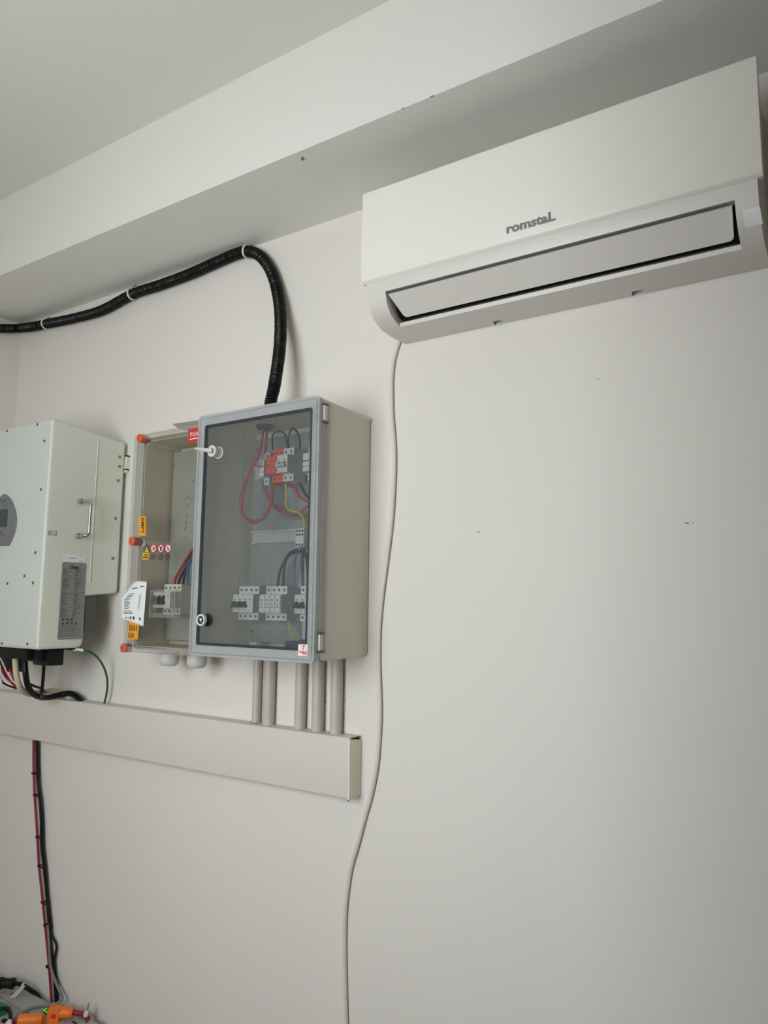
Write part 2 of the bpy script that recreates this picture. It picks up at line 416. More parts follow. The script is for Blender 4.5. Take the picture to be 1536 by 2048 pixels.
# ------------------------------------------------------------------ black corrugated conduit
cp = [PY(541, 830, -0.115), PY(541, 806, -0.113), PY(549, 770, -0.105), PY(559, 700, -0.075), PY(561, 640, -0.045), PY(556, 590, -0.027), PY(543, 545, -0.022), PY(522, 514, -0.022), PY(497, 503, -0.022), PY(470, 509, -0.022), PY(430, 526, -0.022), PY(380, 548, -0.022), PY(320, 570, -0.022), PY(266, 588, -0.022), PY(205, 620, -0.022), PY(150, 636, -0.022), PY(92, 648, -0.022)]
cp += [PY(66, 653, -0.030), PX(38, 656.5, XL+0.034), PX(8, 657, XL+0.024), PX(-30, 655, XL+0.022), PX(-70, 650, XL+0.022)]
RC = 0.0172
solo('corrugated_conduit', MB().tube(cp, RC, n=14, step=0.0016, rf=lambda k, L: RC-0.0015+0.0019*math.sin(2*math.pi*L/0.0068)), M_CONDUIT, 'thick black corrugated conduit arching from cabinet along beam corner', 'conduit', sharp=60)
cl = curve(cp, 0.005)
for px, py, lab in ((494, 503, 'white clip holding black conduit at the crest of its arch'), (264, 588, 'white clip midway along black conduit under the beam'), (91, 648, 'leftmost white clip on black conduit near the room corner')):
    tgt = PY(px, py, -0.022); k = min(range(1, len(cl)-1), key=lambda i: (cl[i]-tgt).length); p = cl[k]; t = (cl[k+1]-cl[k-1]).normalized()
    a = t.orthogonal().normalized(); b = t.cross(a)
    r = thing('conduit_clip', lab, 'clip', (p.x, 0, p.z), 'white clips along the black conduit')
    mb = MB(); N = 24; v = []; f = []
    for i in range(N):
        d = a*math.cos(2*math.pi*i/N)+b*math.sin(2*math.pi*i/N)
        for rr, s_ in ((RC+0.0004, -0.003), (RC+0.003, -0.003), (RC+0.003, 0.003), (RC+0.0004, 0.003)): v.append(p+d*rr+t*s_)
    for i in range(N):
        for j in range(4): f.append((i*4+j, i*4+(j+1) % 4, ((i+1) % N)*4+(j+1) % 4, ((i+1) % N)*4+j))
    mb.add(v, f); link_mesh('band', mb, M_WHITEPL, r)
    up = Vector((p.x+0.004, -0.012, ZB-0.001)) if px != 91 else Vector((p.x+0.004, -0.012, p.z+0.03))
    link_mesh('nail', MB().cyl(p+Vector((0, -0.002, RC+0.001)), up, 0.0022, n=8), M_GREYW, r)
#@@END1
# ------------------------------------------------------------------ cable trunking and the pipes above it
TX1, TZ0, TZ1, TY = -1.0725, 1.0335, 1.177, -0.0505
tr = thing('cable_trunking', 'long off-white plastic cable trunking fixed along the wall', 'trunking', (-1.9, 0, TZ0))
mb = MB(); mb.ring(rrect(TY, -0.0003, TZ0, TZ1, 0.004, 3), rrect(TY+0.002, -0.002, TZ0+0.002, TZ1-0.002, 0.003, 3), 'x', XL+0.001, TX1)
link_mesh('body', mb, M_TRUNK, tr)
ep = []
for k in range(7):
    t = k/6; ep.append((TY-0.0005+0.0022*math.sin(t*math.pi*2.0)*0.5, TZ0-0.001+(0.1418)*t))
ep += [(-0.004, 1.1665), (-0.002, 1.160), (-0.002, TZ0+0.001)]
tag(link_mesh('end_cap', MB().prism(ep, 'x', TX1-0.001, TX1+0.0022, bev=0.0006), M_TRUNKE, tr), 'cream end cap with a ragged edge and a gap on top')
for px, py, wmm in ((508, 1446, 22), (661, 1466, 8), (688, 1466, 8)):
    c = PZ(px, py, TZ1); link_mesh('cutout', MB().prism(rrect(c.x-wmm/2000, c.x+wmm/2000, min(c.y, -0.012)-0.004, min(c.y, -0.012)+0.004, 0.002, 2), 'z', TZ1-0.0005, TZ1+0.0006), M_BLACK, tr)
c = PY(448, 1497, TY)
link_mesh('scratch', MB().box(c.x-0.012, c.x+0.012, TY-0.0004, TY+0.0003, c.z-0.0005, c.z+0.0005), M_PIPE, tr)
c = PY(697, 1603, TY); link_mesh('screw', MB().cyl((TX1-0.001, TY+0.003, TZ0-0.004), (TX1-0.001, TY+0.003, TZ0), 0.0022, n=8), M_BLACK, tr)
CX0, CX1, CZ0, CZ1, CYF = -1.455, -1.0517, 1.3655, 1.9835, -0.2213
for px, r, lab in ((513.5, 0.0118, 'leftmost and thinnest grey pipe between cabinet and trunking'), (538, 0.0158, 'second grey pipe from the left below the cabinet'), (601, 0.0148, 'middle grey pipe below the cabinet'), (636, 0.0158, 'second grey pipe from the right below the cabinet'), (673, 0.0158, 'rightmost grey pipe running from cabinet into trunking')):
    yy = -r-0.0008
    c = PY(px, 1395, yy)
    solo('conduit_pipe', MB().cyl((c.x, yy, TZ1-0.0012), (c.x, yy, CZ0+0.001), r, n=24), M_PIPE, lab, 'pipe', 'grey pipes below the cabinet')

# ------------------------------------------------------------------ main cabinet with the smoked door
cb = thing('electrical_cabinet', 'grey electrical cabinet with transparent smoked door showing breakers inside', 'cabinet', ((CX0+CX1)/2, 0, CZ0))
YD = -0.206
mb = MB()
o0 = rrect(CX0+0.003, CX1-0.003, CZ0+0.003, CZ1-0.003, 0.012, 4); o1 = rrect(CX0+0.001, CX1-0.001, CZ0+0.001, CZ1-0.001, 0.010, 4)
i0 = rrect(CX0+0.008, CX1-0.008, CZ0+0.008, CZ1-0.008, 0.010, 4)
nn = len(o0)
v = [Vector((a, -0.0005, b)) for a, b in rrect(CX0+0.006, CX1-0.006, CZ0+0.006, CZ1-0.006, 0.012, 4)] + [Vector((a, -0.004, b)) for a, b in rrect(CX0+0.004, CX1-0.004, CZ0+0.004, CZ1-0.004, 0.012, 4)] + [Vector((a, -0.012, b)) for a, b in o0]+[Vector((a, YD, b)) for a, b in o1]+[Vector((a, YD, b)) for a, b in i0]+[Vector((a, -0.008, b)) for a, b in i0]
f = []
for k in range(5):
    for i in range(nn): f.append((k*nn+i, k*nn+(i+1) % nn, (k+1)*nn+(i+1) % nn, (k+1)*nn+i))
f += [tuple(range(nn)), tuple(range(5*nn, 6*nn))]
mb.add(v, f); link_mesh('body', mb, M_CAB, cb)
c = PX(742, 838, CX1); link_mesh('corner_plug', MB().lathe((CX1-0.004, -0.012, CZ1-0.014), EX, [(0, 0.006), (0.003, 0.006), (0.004, 0.004)], 12), M_WHITEPL, cb)
MX0, MX1 = -1.428, -1.066
mp = link_mesh('mounting_plate', MB().box(MX0, MX1, -0.032, -0.029, CZ0+0.028, CZ1-0.028, bev=0.0008), M_PLATE, cb)
for px, py in ((505, 1262), (512, 900)):
    c = PY(px, py, -0.033); link_mesh('screw', MB().lathe((MX0+0.012, -0.032, c.z), NY, [(0, 0.005), (0.002, 0.005), (0.0035, 0.003)], 12), M_SCREW, mp)
def rail(z0, z1, x0=MX0+0.004, x1=MX1-0.004):
    zc = (z0+z1)/2
    p = [(-0.033, zc-0.0135), (-0.0395, zc-0.0135), (-0.0395, zc-0.0175), (-0.0405, zc-0.0175), (-0.0405, zc-0.0125), (-0.034, zc-0.0125), (-0.034, zc+0.0125), (-0.0405, zc+0.0125), (-0.0405, zc+0.0175), (-0.0395, zc+0.0175), (-0.0395, zc+0.0135), (-0.033, zc+0.0135)]
    return MB().prism(p, 'x', x0, x1)
# door: frame, gasket, pane, grid, latches, hinges
dr = link_mesh('door_frame', MB().ring(rrect(CX0-0.001, CX1, CZ0-0.001, CZ1+0.001, 0.012, 5), rrect(CX0+0.024, CX1-0.020, CZ0+0.026, CZ1-0.026, 0.006, 5), 'y', YD-0.0005, CYF), M_DFRAME, cb)
link_mesh('gasket', MB().ring(rrect(CX0+0.0235, CX1-0.0195, CZ0+0.0255, CZ1-0.0255, 0.0062, 5), rrect(CX0+0.0305, CX1-0.0265, CZ0+0.0325, CZ1-0.0325, 0.004, 5), 'y', CYF+0.0065, CYF+0.0006), M_GASKET, dr)
link_mesh('pane', MB().box(CX0+0.0292, CX1-0.0252, CYF+0.0025, CYF+0.0055, CZ0+0.0312, CZ1-0.0312), M_SMOKE, dr)
link_mesh('frame_highlight', MB().ring(rrect(CX0+0.005, CX1-0.005, CZ0+0.005, CZ1-0.005, 0.010, 5), rrect(CX0+0.008, CX1-0.008, CZ0+0.008, CZ1-0.008, 0.008, 5), 'y', CYF-0.0015, CYF), M_CLEARE, dr)  # added ring, its paler line puts a bevel highlight on the frame
mb = MB(); gx = CX0+0.060
while gx < CX1-0.03:
    mb.box(gx-0.0002, gx+0.0002, CYF+0.0021, CYF+0.0025, CZ0+0.032, CZ1-0.032); gx += 0.052
gz = CZ0+0.070
while gz < CZ1-0.035:
    mb.box(CX0+0.030, CX1-0.026, CYF+0.0021, CYF+0.0025, gz-0.0002, gz+0.0002); gz += 0.052
link_mesh('pane_grid', mb, clear('grid_line', (0.8, 0.82, 0.83), 0.2, haze=0.15, haze_rgb=(170, 175, 178)), dr)  # thin lines in an even square grid across the pane
link_mesh('edge_rib', MB().box(CX1-0.0005, CX1+0.0022, CYF+0.016, CYF+0.0185, CZ0+0.006, CZ1-0.02, bev=0.0008), M_CLEARE, dr)
link_mesh('edge_strip', MB().box(CX1-0.0004, CX1+0.0012, CYF+0.0005, CYF+0.043, CZ0+0.020, CZ1-0.016, bev=0.0005), M_CLEARE, dr)
for zz in (PX(648, 826, CX1).z, PX(637, 1285, CX1).z):
    h = link_mesh('hinge', MB().box(CX1-0.001, CX1+0.005, CYF+0.014, CYF+0.026, zz-0.018, zz+0.018, bev=0.0015), M_WHITEPL, cb)
    for s_ in (-1, 1):
        link_mesh('hinge_pin', MB().cyl((CX1+0.003, CYF+0.012, zz+s_*0.021), (CX1+0.003, CYF+0.030, zz+s_*0.021), 0.0032, n=10), M_SCREW, h)
        link_mesh('knuckle', MB().box(CX1-0.012, CX1-0.003, CYF-0.0015, CYF+0.001, zz+s_*0.011-0.005, zz+s_*0.011+0.005, bev=0.001), M_CLEARE, h)
c = PX(633, 1310, CX1)
link_mesh('hinge_rod', MB().tube([(CX1+0.0025, CYF+0.018, zz-0.02), (CX1+0.0025, CYF+0.018, zz-0.036), (CX1+0.0025, CYF+0.021, zz-0.041), (CX1+0.0025, CYF+0.030, zz-0.042)], 0.0011, n=8, step=0.003), M_SCREW, cb)
for px, py, key in ((428, 903, True), (406, 1240, False)):
    c = PY(px, py, CYF-0.014)
    l = link_mesh('latch', MB().lathe((c.x, CYF+0.004, c.z), NY, [(0, 0.0165), (0.003, 0.0165), (0.0035, 0.0135), (0.010, 0.0135), (0.010, 0.012), (0.018, 0.012), (0.0225, 0.0145), (0.0245, 0.0145), (0.025, 0.0125)], 24), M_GASKET if not key else M_GLAND, cb)
    yf = CYF+0.004-0.025
    link_mesh('ring', MB().ring([(c.x+0.0148*math.cos(2*math.pi*i/24), c.z+0.0148*math.sin(2*math.pi*i/24)) for i in range(24)], [(c.x+0.0105*math.cos(2*math.pi*i/24), c.z+0.0105*math.sin(2*math.pi*i/24)) for i in range(24)], 'y', yf-0.0015, yf+0.006), M_WHITEPL, l)
    if key:
        e = PY(390, 897, yf-0.012)
        mb = MB().tube([(c.x+0.004, yf-0.004, c.z), (c.x-0.006, yf-0.008, c.z+0.001), tuple(e)], 0.0042, n=10, step=0.004, rf=lambda k, L: max(0.0028, 0.0068-L*0.075))
        mb.box(c.x-0.007, c.x+0.007, yf-0.006, yf, c.z-0.003, c.z+0.003, bev=0.001)
        link_mesh('key_lever', mb, M_GLAND, l)
    else:
        link_mesh('keyway', MB().prism([(c.x-0.005, c.z+0.004), (c.x+0.005, c.z+0.004), (c.x, c.z-0.006)], 'y', yf-0.001, yf), M_WHITEPL, l)
def pxquad(px4, y, th=0.0004):
    q = [PY(a, b, y) for a, b in px4]; q2 = [p+Vector((0, th, 0)) for p in q]; n_ = len(q)
    return MB().add(q+q2, [tuple(range(n_)), tuple(range(n_, 2*n_))[::-1]]+[(i, (i+1) % n_, n_+(i+1) % n_, n_+i) for i in range(n_)])
yst = CYF-0.0002
st = tag(link_mesh('sticker', pxquad([(596.5, 1288.5), (615.5, 1289), (614, 1312), (595.5, 1311.5)], CYF-0.0006), M_PINKW, cb), 'small cream sticker with red logo')
o_ = PY(606, 1296, CYF-0.0009); pm = text('T', o_, EX, EZ, 0.014, 0.0003, bold=0.02, shear=0.2)
o_ = PY(605, 1304.5, CYF-0.0009); q_ = text('TOMEAS', o_, EX, EZ, 0.0066, 0.0003, bold=0.02); pm.add(q_.v, q_.f)
o_ = PY(609, 1308.5, CYF-0.0009); q_ = text('PLUS', o_, EX, EZ, 0.0048, 0.0003, bold=0.02); pm.add(q_.v, q_.f)
link_mesh('print', pm, M_REDLAB, st)

# DIN rails
ry = {}
for name, (z0, z1), lab in (('top', (1.8375, 1.8725), 'top metal mounting rail behind the orange arrester in the cabinet'), ('mid', (1.6600, 1.6950), 'bare metal mounting rail across the middle of the cabinet'), ('low', (1.4815, 1.5165), 'lower metal mounting rail carrying the white breakers in the cabinet')):
    solo('mounting_rail', rail(z0, z1), M_RAIL, lab, 'rail', 'rails inside the cabinet')

# ------------------------------------------------------------------ modular devices
def device(name, label, cat, x0, ztop, n, yb=-0.041, h=0.088, style='mcb', group=None, body=None, wmod=0.0178, tog=M_BLACK, depth=0.048, nose=0.022, tg=0.6):
    """row of rail modules: shoulders with terminals above and below, a proud nose between"""
    body = body or M_MOD; x1 = x0+n*wmod; ys = yb-depth; yn = ys-nose; zb = ztop-h
    r = thing(name, label, cat, ((x0+x1)/2, yb, zb), group)
    za, zc = ztop-0.0205, zb+0.0185
    p = [(yb, zb), (yb, ztop), (ys, ztop), (ys, za), (yn, za-0.002), (yn, zc+0.001), (ys, zc), (ys, zb)]
    for k in range(n):     # each pole a moulded shell
        link_mesh('pole', MB().prism(p, 'x', x0+k*wmod+0.0002, x0+(k+1)*wmod-0.0002, bev=0.0005, seg=1), body, r)
        xc = x0+(k+0.5)*wmod
        for z_ in (ztop-0.010, zb+0.009):
            link_mesh('terminal_screw', MB().cyl((xc, ys-0.0004, z_), (xc, ys+0.001, z_), 0.0038, n=10), M_SCREW if style != 'spd' or body is not M_ORANGE else M_DRED, r)
    zm = (za+zc)/2
    link_mesh('side_face', MB().prism([(a, b) for a, b in p], 'x', x1-0.0001, x1+0.0006), M_MODG if body is not M_ORANGE else M_ORANGE, r)  # thin sheet, on the grey devices its darker tone holds the side's shade
    if style == 'mcb':
        nt_ = n if n < 4 else n-1
        for k in range(nt_):
            xc = x0+(k+0.5)*wmod
            link_mesh('toggle', MB().prism([(yn, zm+0.010*tg), (yn-0.009, zm+0.004*tg), (yn-0.0105, zm-0.008*tg), (yn, zm-0.008*tg)], 'x', xc-0.0045, xc+0.0045, bev=0.0006, seg=1), tog, r)
        link_mesh('toggle_bar', MB().box(x0+0.003, x0+nt_*wmod-0.002, yn-0.0112, yn+0.001, zm-0.0045*tg-0.008, zm-0.0040*tg, bev=0.0008), tog, r)
        mb = MB(); bars(mb, (x0, yn, zm), EX, EZ, [(k*wmod+0.004, k*wmod+0.011, 0.009, 0.0025) for k in range(n)]+[(k*wmod+0.004, k*wmod+0.008, -0.019, 0.002) for k in range(n)], NY)
        link_mesh('print', mb, M_PRINTG, r)
    elif style == 'fuse':
        for k in range(n):
            link_mesh('stripe', MB().box(x0+k*wmod+0.001, x0+(k+1)*wmod-0.001, yn-0.0006, yn+0.001, zm+0.0015, zm+0.005), M_DRED, r)
        mb = MB(); mb.box(x0+0.001, x1-0.001, yn-0.0005, yn+0.001, zm-0.0125, zm-0.0115); link_mesh('groove', mb, M_PRINTG, r)
    elif style == 'spd':
        for k in range(n):
            xc = x0+(k+0.5)*wmod
            link_mesh('plug_module', MB().box(x0+k*wmod+0.0009, x0+(k+1)*wmod-0.0009, yn-0.004, yn+0.001, zc+0.003, za-0.004, bev=0.0008), body, r)
            link_mesh('indicator', MB().cyl((xc, yn-0.0044, zm+0.009), (xc, yn-0.003, zm+0.009), 0.0025, n=10), M_PRINT if body is not M_ORANGE else M_DRED, r)
        mb = MB(); bars(mb, (x0, yn-0.004, zm), EX, EZ, [(k*wmod+0.004, k*wmod+0.013, -0.001-j*0.005, 0.0016) for k in range(n) for j in range(3)], NY)
        link_mesh('print', mb, M_PRINTG if body is not M_ORANGE else M_DRED, r)
    return r
GT = 'devices on the top rail of the cabinet'; GL = 'devices on the lower rail of the cabinet'
def xs(px, py): return PY(px, py, -0.089).x
zt = PY(557, 899, -0.089).z
device('fuse_holder', 'white fuse holder with red stripe left of the orange arrester', 'fuse holder', xs(530, 905), zt-0.004, 1, style='fuse', group=GT)
device('surge_arrester', 'bright orange two-pole surge arrester on the cabinet top rail', 'surge arrester', xs(546.5, 900), zt, 2, style='spd', body=M_ORANGE, group=GT, nose=0.024)
device('circuit_breaker', 'two-pole breaker with grey levers right of the orange arrester', 'circuit breaker', xs(567.5, 898), zt, 2, style='mcb', tog=M_MODG, group=GT, nose=0.026)
device('fuse_holder', 'white fuse holder with red stripe at the cabinet door hinge side', 'fuse holder', xs(617, 898), zt-0.003, 2, style='fuse', group=GT)
zt = PY(500, 1172.5, -0.089).z
device('circuit_breaker', 'four-pole white breaker with black levers at lower left of cabinet', 'circuit breaker', xs(478.7, 1172), zt, 4, style='mcb', group=GL)
device('surge_arrester', 'four-pole white surge arrester in the middle of the lower rail', 'surge arrester', xs(532.7, 1172), zt, 4, style='spd', group=GL)
device('circuit_breaker', 'two-pole white breaker with dark lever bar beside cabinet hinge', 'circuit breaker', xs(601, 1172), zt, 2, style='mcb', group=GL)
tb = thing('terminal_block', 'small white terminal block on the bare middle rail', 'terminal block', (PY(599, 1092, -0.072).x, -0.041, PY(599, 1092, -0.072).z))
a, b = PY(591.5, 1057.5, -0.072), PY(607, 1092.5, -0.072)
for k in range(3):
    w3 = (b.x-a.x)/3
    link_mesh('clamp', MB().box(a.x+k*w3+0.0003, a.x+(k+1)*w3-0.0003, -0.072, -0.041, b.z, a.z, bev=0.0008), M_MOD, tb)
    for j in range(3):
        zz = a.z-(0.006 if j == 0 else 0.016 if j == 1 else 0.042); link_mesh('screw_hole', MB().cyl((a.x+(k+0.5)*w3, -0.0725, zz), (a.x+(k+0.5)*w3, -0.071, zz), 0.003, n=10), M_BLACK, tb)
link_mesh('side_face', MB().box(b.x, b.x+0.002, -0.074, -0.041, b.z-0.001, a.z+0.001, bev=0.0006), M_MODG, tb)  # thin sheet with the block's side shade put into its grey
# cable entry under the cabinet roof
E0 = Vector((PY(541, 806, -0.113).x, -0.113, CZ1-0.008))
en = PZ(530, 857, CZ1-0.016); en = Vector((en.x, max(-0.15, min(-0.05, en.y)), CZ1-0.008))
solo('cable_entry', MB().lathe(en, -EZ, [(0, 0.024), (0.004, 0.024), (0.010, 0.021), (0.012, 0.018)], 24), M_GASKET, 'black cable entry ring under the cabinet roof', 'cable gland')
def wire(name, label, pts, r, mt, cat='wire', group='wires inside the cabinet', pre=None, step=0.006):
    P = ([pre] if pre is not None else [])+[PY(*p) for p in pts]
    return solo(name, MB().tube(P, r*1.15, n=8, step=step), mt, label, cat, group)
e1 = en+Vector((-0.006, 0, -0.012)); e2 = en+Vector((0.007, 0, -0.012))
wire('red_wire', 'red wire making the big loop left of the orange arrester', [(519, 905, -0.13), (497, 950, -0.14), (484, 1000, -0.14), (487, 1030, -0.14), (505, 1046, -0.14), (528, 1036, -0.125), (541, 1010, -0.105), (545, 985, -0.085), (546, 968, -0.078)], 0.0030, M_RED, pre=e1)
wire('grey_wire', 'dark grey wire following the big red loop on its left', [(497, 942, -0.12), (480, 985, -0.13), (478, 1012, -0.13), (490, 1035, -0.13), (510, 1041, -0.12), (530, 1027, -0.11), (543, 1002, -0.09), (541, 968, -0.078)], 0.0028, M_GREYW)
wire('red_wire', 'short red wire dropping from cabinet roof to the left fuse holder', [(532, 885, -0.11), (530, 908, -0.085)], 0.0030, M_RED, pre=e2)
wire('black_wire', 'thin black wire arching over the orange arrester', [(546, 900, -0.076), (545, 871, -0.076), (556, 863.5, -0.076), (569.6, 868, -0.076), (576, 897, -0.076)], 0.0022, M_BLKW)
wire('black_wire', 'thin black wire arching highest above the grey-levered breaker', [(578, 898, -0.08), (577, 874, -0.08), (585, 857, -0.08), (595, 865, -0.08), (600, 883, -0.08), (600, 898, -0.08)], 0.0024, M_BLKW)
wire('earth_wire', 'yellow earth wire curving down below the orange arrester', [(572, 968, -0.078), (573, 997, -0.075), (572, 1011, -0.075), (581, 1022, -0.075), (595, 1024, -0.07), (605.5, 1034, -0.065), (611, 1058, -0.06)], 0.0027, M_YG)
wire('earth_wire', 'olive earth wire dropping into the small terminal block', [(620, 1010, -0.07), (619, 1024, -0.068), (615.6, 1036, -0.064), (614.5, 1058, -0.06)], 0.0027, mat('olive_sheath', (128, 124, 52), 0.5))
wire('red_wire', 'red wire curving right from below the grey-levered breaker', [(573, 972, -0.07), (589, 974, -0.072), (595, 986, -0.075), (604, 997, -0.075), (619, 1004, -0.075), (632, 1002, -0.075)], 0.0030, M_RED)
wire('black_wire', 'black wire curving right above the red one toward hinge', [(600, 966, -0.07), (609, 986, -0.07), (619, 996, -0.07), (632, 999, -0.07)], 0.0032, M_BLKW)
wire('red_wire', 'red wire sagging in a wide curve below the devices', [(530, 968, -0.075), (535, 986, -0.075), (543, 1003, -0.075), (553, 1013, -0.075), (572, 1026, -0.066), (585, 1030, -0.062), (601, 1024, -0.066), (612, 1015, -0.07), (621, 1005, -0.07)], 0.0030, M_RED)
wire('grey_wire', 'dark grey wire sagging beneath the wide red curve', [(523.6, 958, -0.07), (528, 986, -0.07), (538, 1006, -0.07), (553, 1019, -0.07), (567, 1030, -0.062), (590, 1035, -0.055), (607, 1031, -0.06), (622, 1018, -0.065)], 0.0030, M_GREYW)
wire('black_wire', 'black wire hooping above the white surge arrester, outer one', [(555, 1174, -0.07), (559, 1146, -0.07), (569, 1122, -0.07), (580, 1105.6, -0.07), (595, 1100, -0.07), (610, 1105.6, -0.07), (620, 1122, -0.07), (622, 1172, -0.07)], 0.0030, M_BLKW)
wire('black_wire', 'black wire hooping above the white surge arrester, inner one', [(565.5, 1174, -0.078), (568, 1140, -0.078), (573, 1118, -0.078), (585, 1107, -0.078), (600, 1104, -0.078), (612, 1112, -0.078), (617, 1172, -0.078)], 0.0030, M_BLKW)
wire('blue_wire', 'blue wire bending up from white arrester to terminal block', [(588, 1174, -0.075), (588, 1136, -0.075), (591, 1114, -0.075), (600, 1099, -0.07), (612, 1093, -0.066), (626, 1097, -0.066)], 0.0028, M_BLUE)
wire('grey_cable', 'left pale grey cable standing behind the two-pole lower breaker', [(600, 1176, -0.055), (599, 1144, -0.05), (600, 1112, -0.045), (604, 1096, -0.045)], 0.0060, mat('pale_grey_sheath', (176, 180, 184), 0.5), cat='cable')
wire('grey_cable', 'right pale grey cable standing next to the cabinet hinge side', [(614, 1176, -0.055), (614, 1144, -0.05), (615, 1100, -0.045)], 0.0065, MATS['pale_grey_sheath'], cat='cable')
wire('earth_wire', 'thin yellow earth wire below the white surge arrester', [(578.5, 1232, -0.075), (580, 1259, -0.075), (586.7, 1272, -0.08), (595, 1284, -0.085)], 0.0020, M_YG)
wire('grey_wire', 'dark wire dropping from lower rail to the cabinet floor', [(597.7, 1232, -0.075), (599, 1259, -0.075), (604.5, 1280, -0.08)], 0.0024, M_GREYW)
wire('grey_cable', 'pale cable rising from cabinet floor to the two-pole breaker', [(611, 1232, -0.075), (610, 1255, -0.075), (609, 1284, -0.08)], 0.0065, MATS['pale_grey_sheath'], cat='cable')
wire('blue_cable', 'thick dark blue cable lying on the cabinet floor', [(575, 1290, -0.075), (586, 1289, -0.08), (600, 1288, -0.085), (618, 1284, -0.09)], 0.0085, mat('dark_blue_sheath', (44, 66, 110), 0.5), cat='cable')
c = PY(514, 1290, -0.05)
solo('cable_gland', MB().lathe((c.x, -0.055, CZ0+0.009), EZ, [(0, 0.020), (0.008, 0.020), (0.010, 0.016), (0.020, 0.016)], 8), M_GLAND, 'white gland nut standing on the cabinet floor', 'cable gland')
#@@END2
# ------------------------------------------------------------------ inverter
IX1, IYF, IZ0, IZ1 = -2.021, -0.2815, 1.356, 2.041
XC = -2.245; IX0 = 2*XC-IX1
iv = thing('solar_inverter', 'large white wall-mounted solar inverter with grey display and steel side handle', 'inverter', (XC, 0, IZ0))
def arc(cy, cz, r, a0, a1, n_=5): return [(cy+r*math.cos(math.radians(a0+(a1-a0)*k/n_)), cz+r*math.sin(math.radians(a0+(a1-a0)*k/n_))) for k in range(n_+1)]
yf_ = IYF+0.0022
pp = arc(yf_+0.010, IZ0+0.010, 0.010, 180, 270)+arc(-0.1285-0.020, IZ0+0.020, 0.020, 270, 360)+[(-0.1285, 1.513), (-0.034, 1.5215)]+arc(-0.014-0.010, 1.5335, 0.010, 290, 360, 3)+arc(-0.014-0.010, 2.006, 0.010, 0, 80, 4)+arc(yf_+0.010, IZ1-0.010, 0.010, 95, 180)
link_mesh('casing', MB().prism(pp, 'x', IX0, IX1, bev=0.009, seg=3), M_INV, iv)
link_mesh('side_rib', MB().box(IX1-0.002, IX1+0.0022, -0.1205, -0.1175, 1.556, 2.008, bev=0.001), M_INV, iv)
zs = PY(60, 1159, IYF).z
link_mesh('front_cover', MB().prism(rrect(IX0+0.007, IX1-0.007, zs+0.0012, IZ1-0.007, 0.008, 4), 'y', IYF, IYF+0.004, bev=0.001, seg=1), M_INVF, iv)
link_mesh('lower_cover', MB().prism(rrect(IX0+0.007, IX1-0.007, IZ0+0.007, zs-0.0012, 0.008, 4), 'y', IYF, IYF+0.004, bev=0.001, seg=1), M_INVF, iv)
for px, py in ((14, 862), (75, 849), (89, 882), (82, 979), (71, 1105), (49, 1152), (15, 1167), (66, 1166), (4, 1287), (55, 1288)):
    c = PY(px, py, IYF); link_mesh('screw', MB().lathe((c.x, IYF+0.001, c.z), NY, [(0, 0.0045), (0.002, 0.0045), (0.003, 0.003)], 12), M_SCREW, iv)
for px, py in ((239, 914), (239, 933), (236, 961), (231, 1037), (225, 1117)):
    c = PX(px, py, IX1); link_mesh('side_screw', MB().lathe((IX1-0.001, c.y, c.z), EX, [(0, 0.0052), (0.003, 0.0052), (0.0045, 0.0035)], 12), mat('zinc_screw', (140, 136, 122), 0.4, 0.4), iv)
# handle
h1, h2 = PX(160, 1003, IX1), PX(155, 1072, IX1)
hb = PX(180, 1035, IX1+0.042).y
hd = link_mesh('handle', MB().tube([(IX1+0.006, h1.y, h1.z), (IX1+0.022, h1.y+0.002, h1.z), (IX1+0.036, hb, h1.z-0.003), (IX1+0.042, hb, h1.z-0.012), (IX1+0.042, hb, (h1.z+h2.z)/2), (IX1+0.042, hb, h2.z+0.012), (IX1+0.036, hb, h2.z+0.003), (IX1+0.022, h2.y+0.002, h2.z), (IX1+0.006, h2.y, h2.z)], 0.0052, n=12, step=0.004), M_STEEL, iv)
for h in (h1, h2): link_mesh('handle_boss', MB().lathe((IX1-0.001, h.y, h.z), EX, [(0, 0.0095), (0.004, 0.0095), (0.008, 0.0085), (0.014, 0.007)], 16), M_STEEL, hd)
# rating plate, serial sticker, edge label (lines of print too small to read)
lb = tag(link_mesh('rating_label', MB().prism(rrect(-0.2165, -0.1335, 1.3825, 1.6135, 0.005, 3), 'x', IX1-0.001, IX1+0.0006), M_LABELG, iv), 'grey rating plate with rows of small print')
mb = text('Deye', (IX1+0.0008, -0.175, 1.599), EY, EZ, 0.0135, 0.0003, bold=0.06); link_mesh('brand_print', mb, M_PRINT, lb)
random.seed(4); rows = []; z = 0.213
for blk, nrow in ((0, 6), (1, 11), (2, 11), (3, 9)):
    rows.append((0.006, 0.078, z-0.001, 0.0011)); z -= 0.0045
    for k in range(nrow):
        rows.append((0.004, 0.012+random.random()*0.018, z, 0.0022)); rows.append((0.043+random.random()*0.004, 0.052+random.random()*0.02, z, 0.0022)); z -= 0.0036
    z -= 0.001
z = 0.040
for k in range(6): rows.append((0.004, 0.05+random.random()*0.025, z-0.0005, 0.0022)); z -= 0.0058
mb = MB(); bars(mb, (IX1+0.0007, -0.2165, 1.3825), EY, EZ, rows, EX, 0.0002); link_mesh('print', mb, M_PRINTG, lb)
mb = MB()
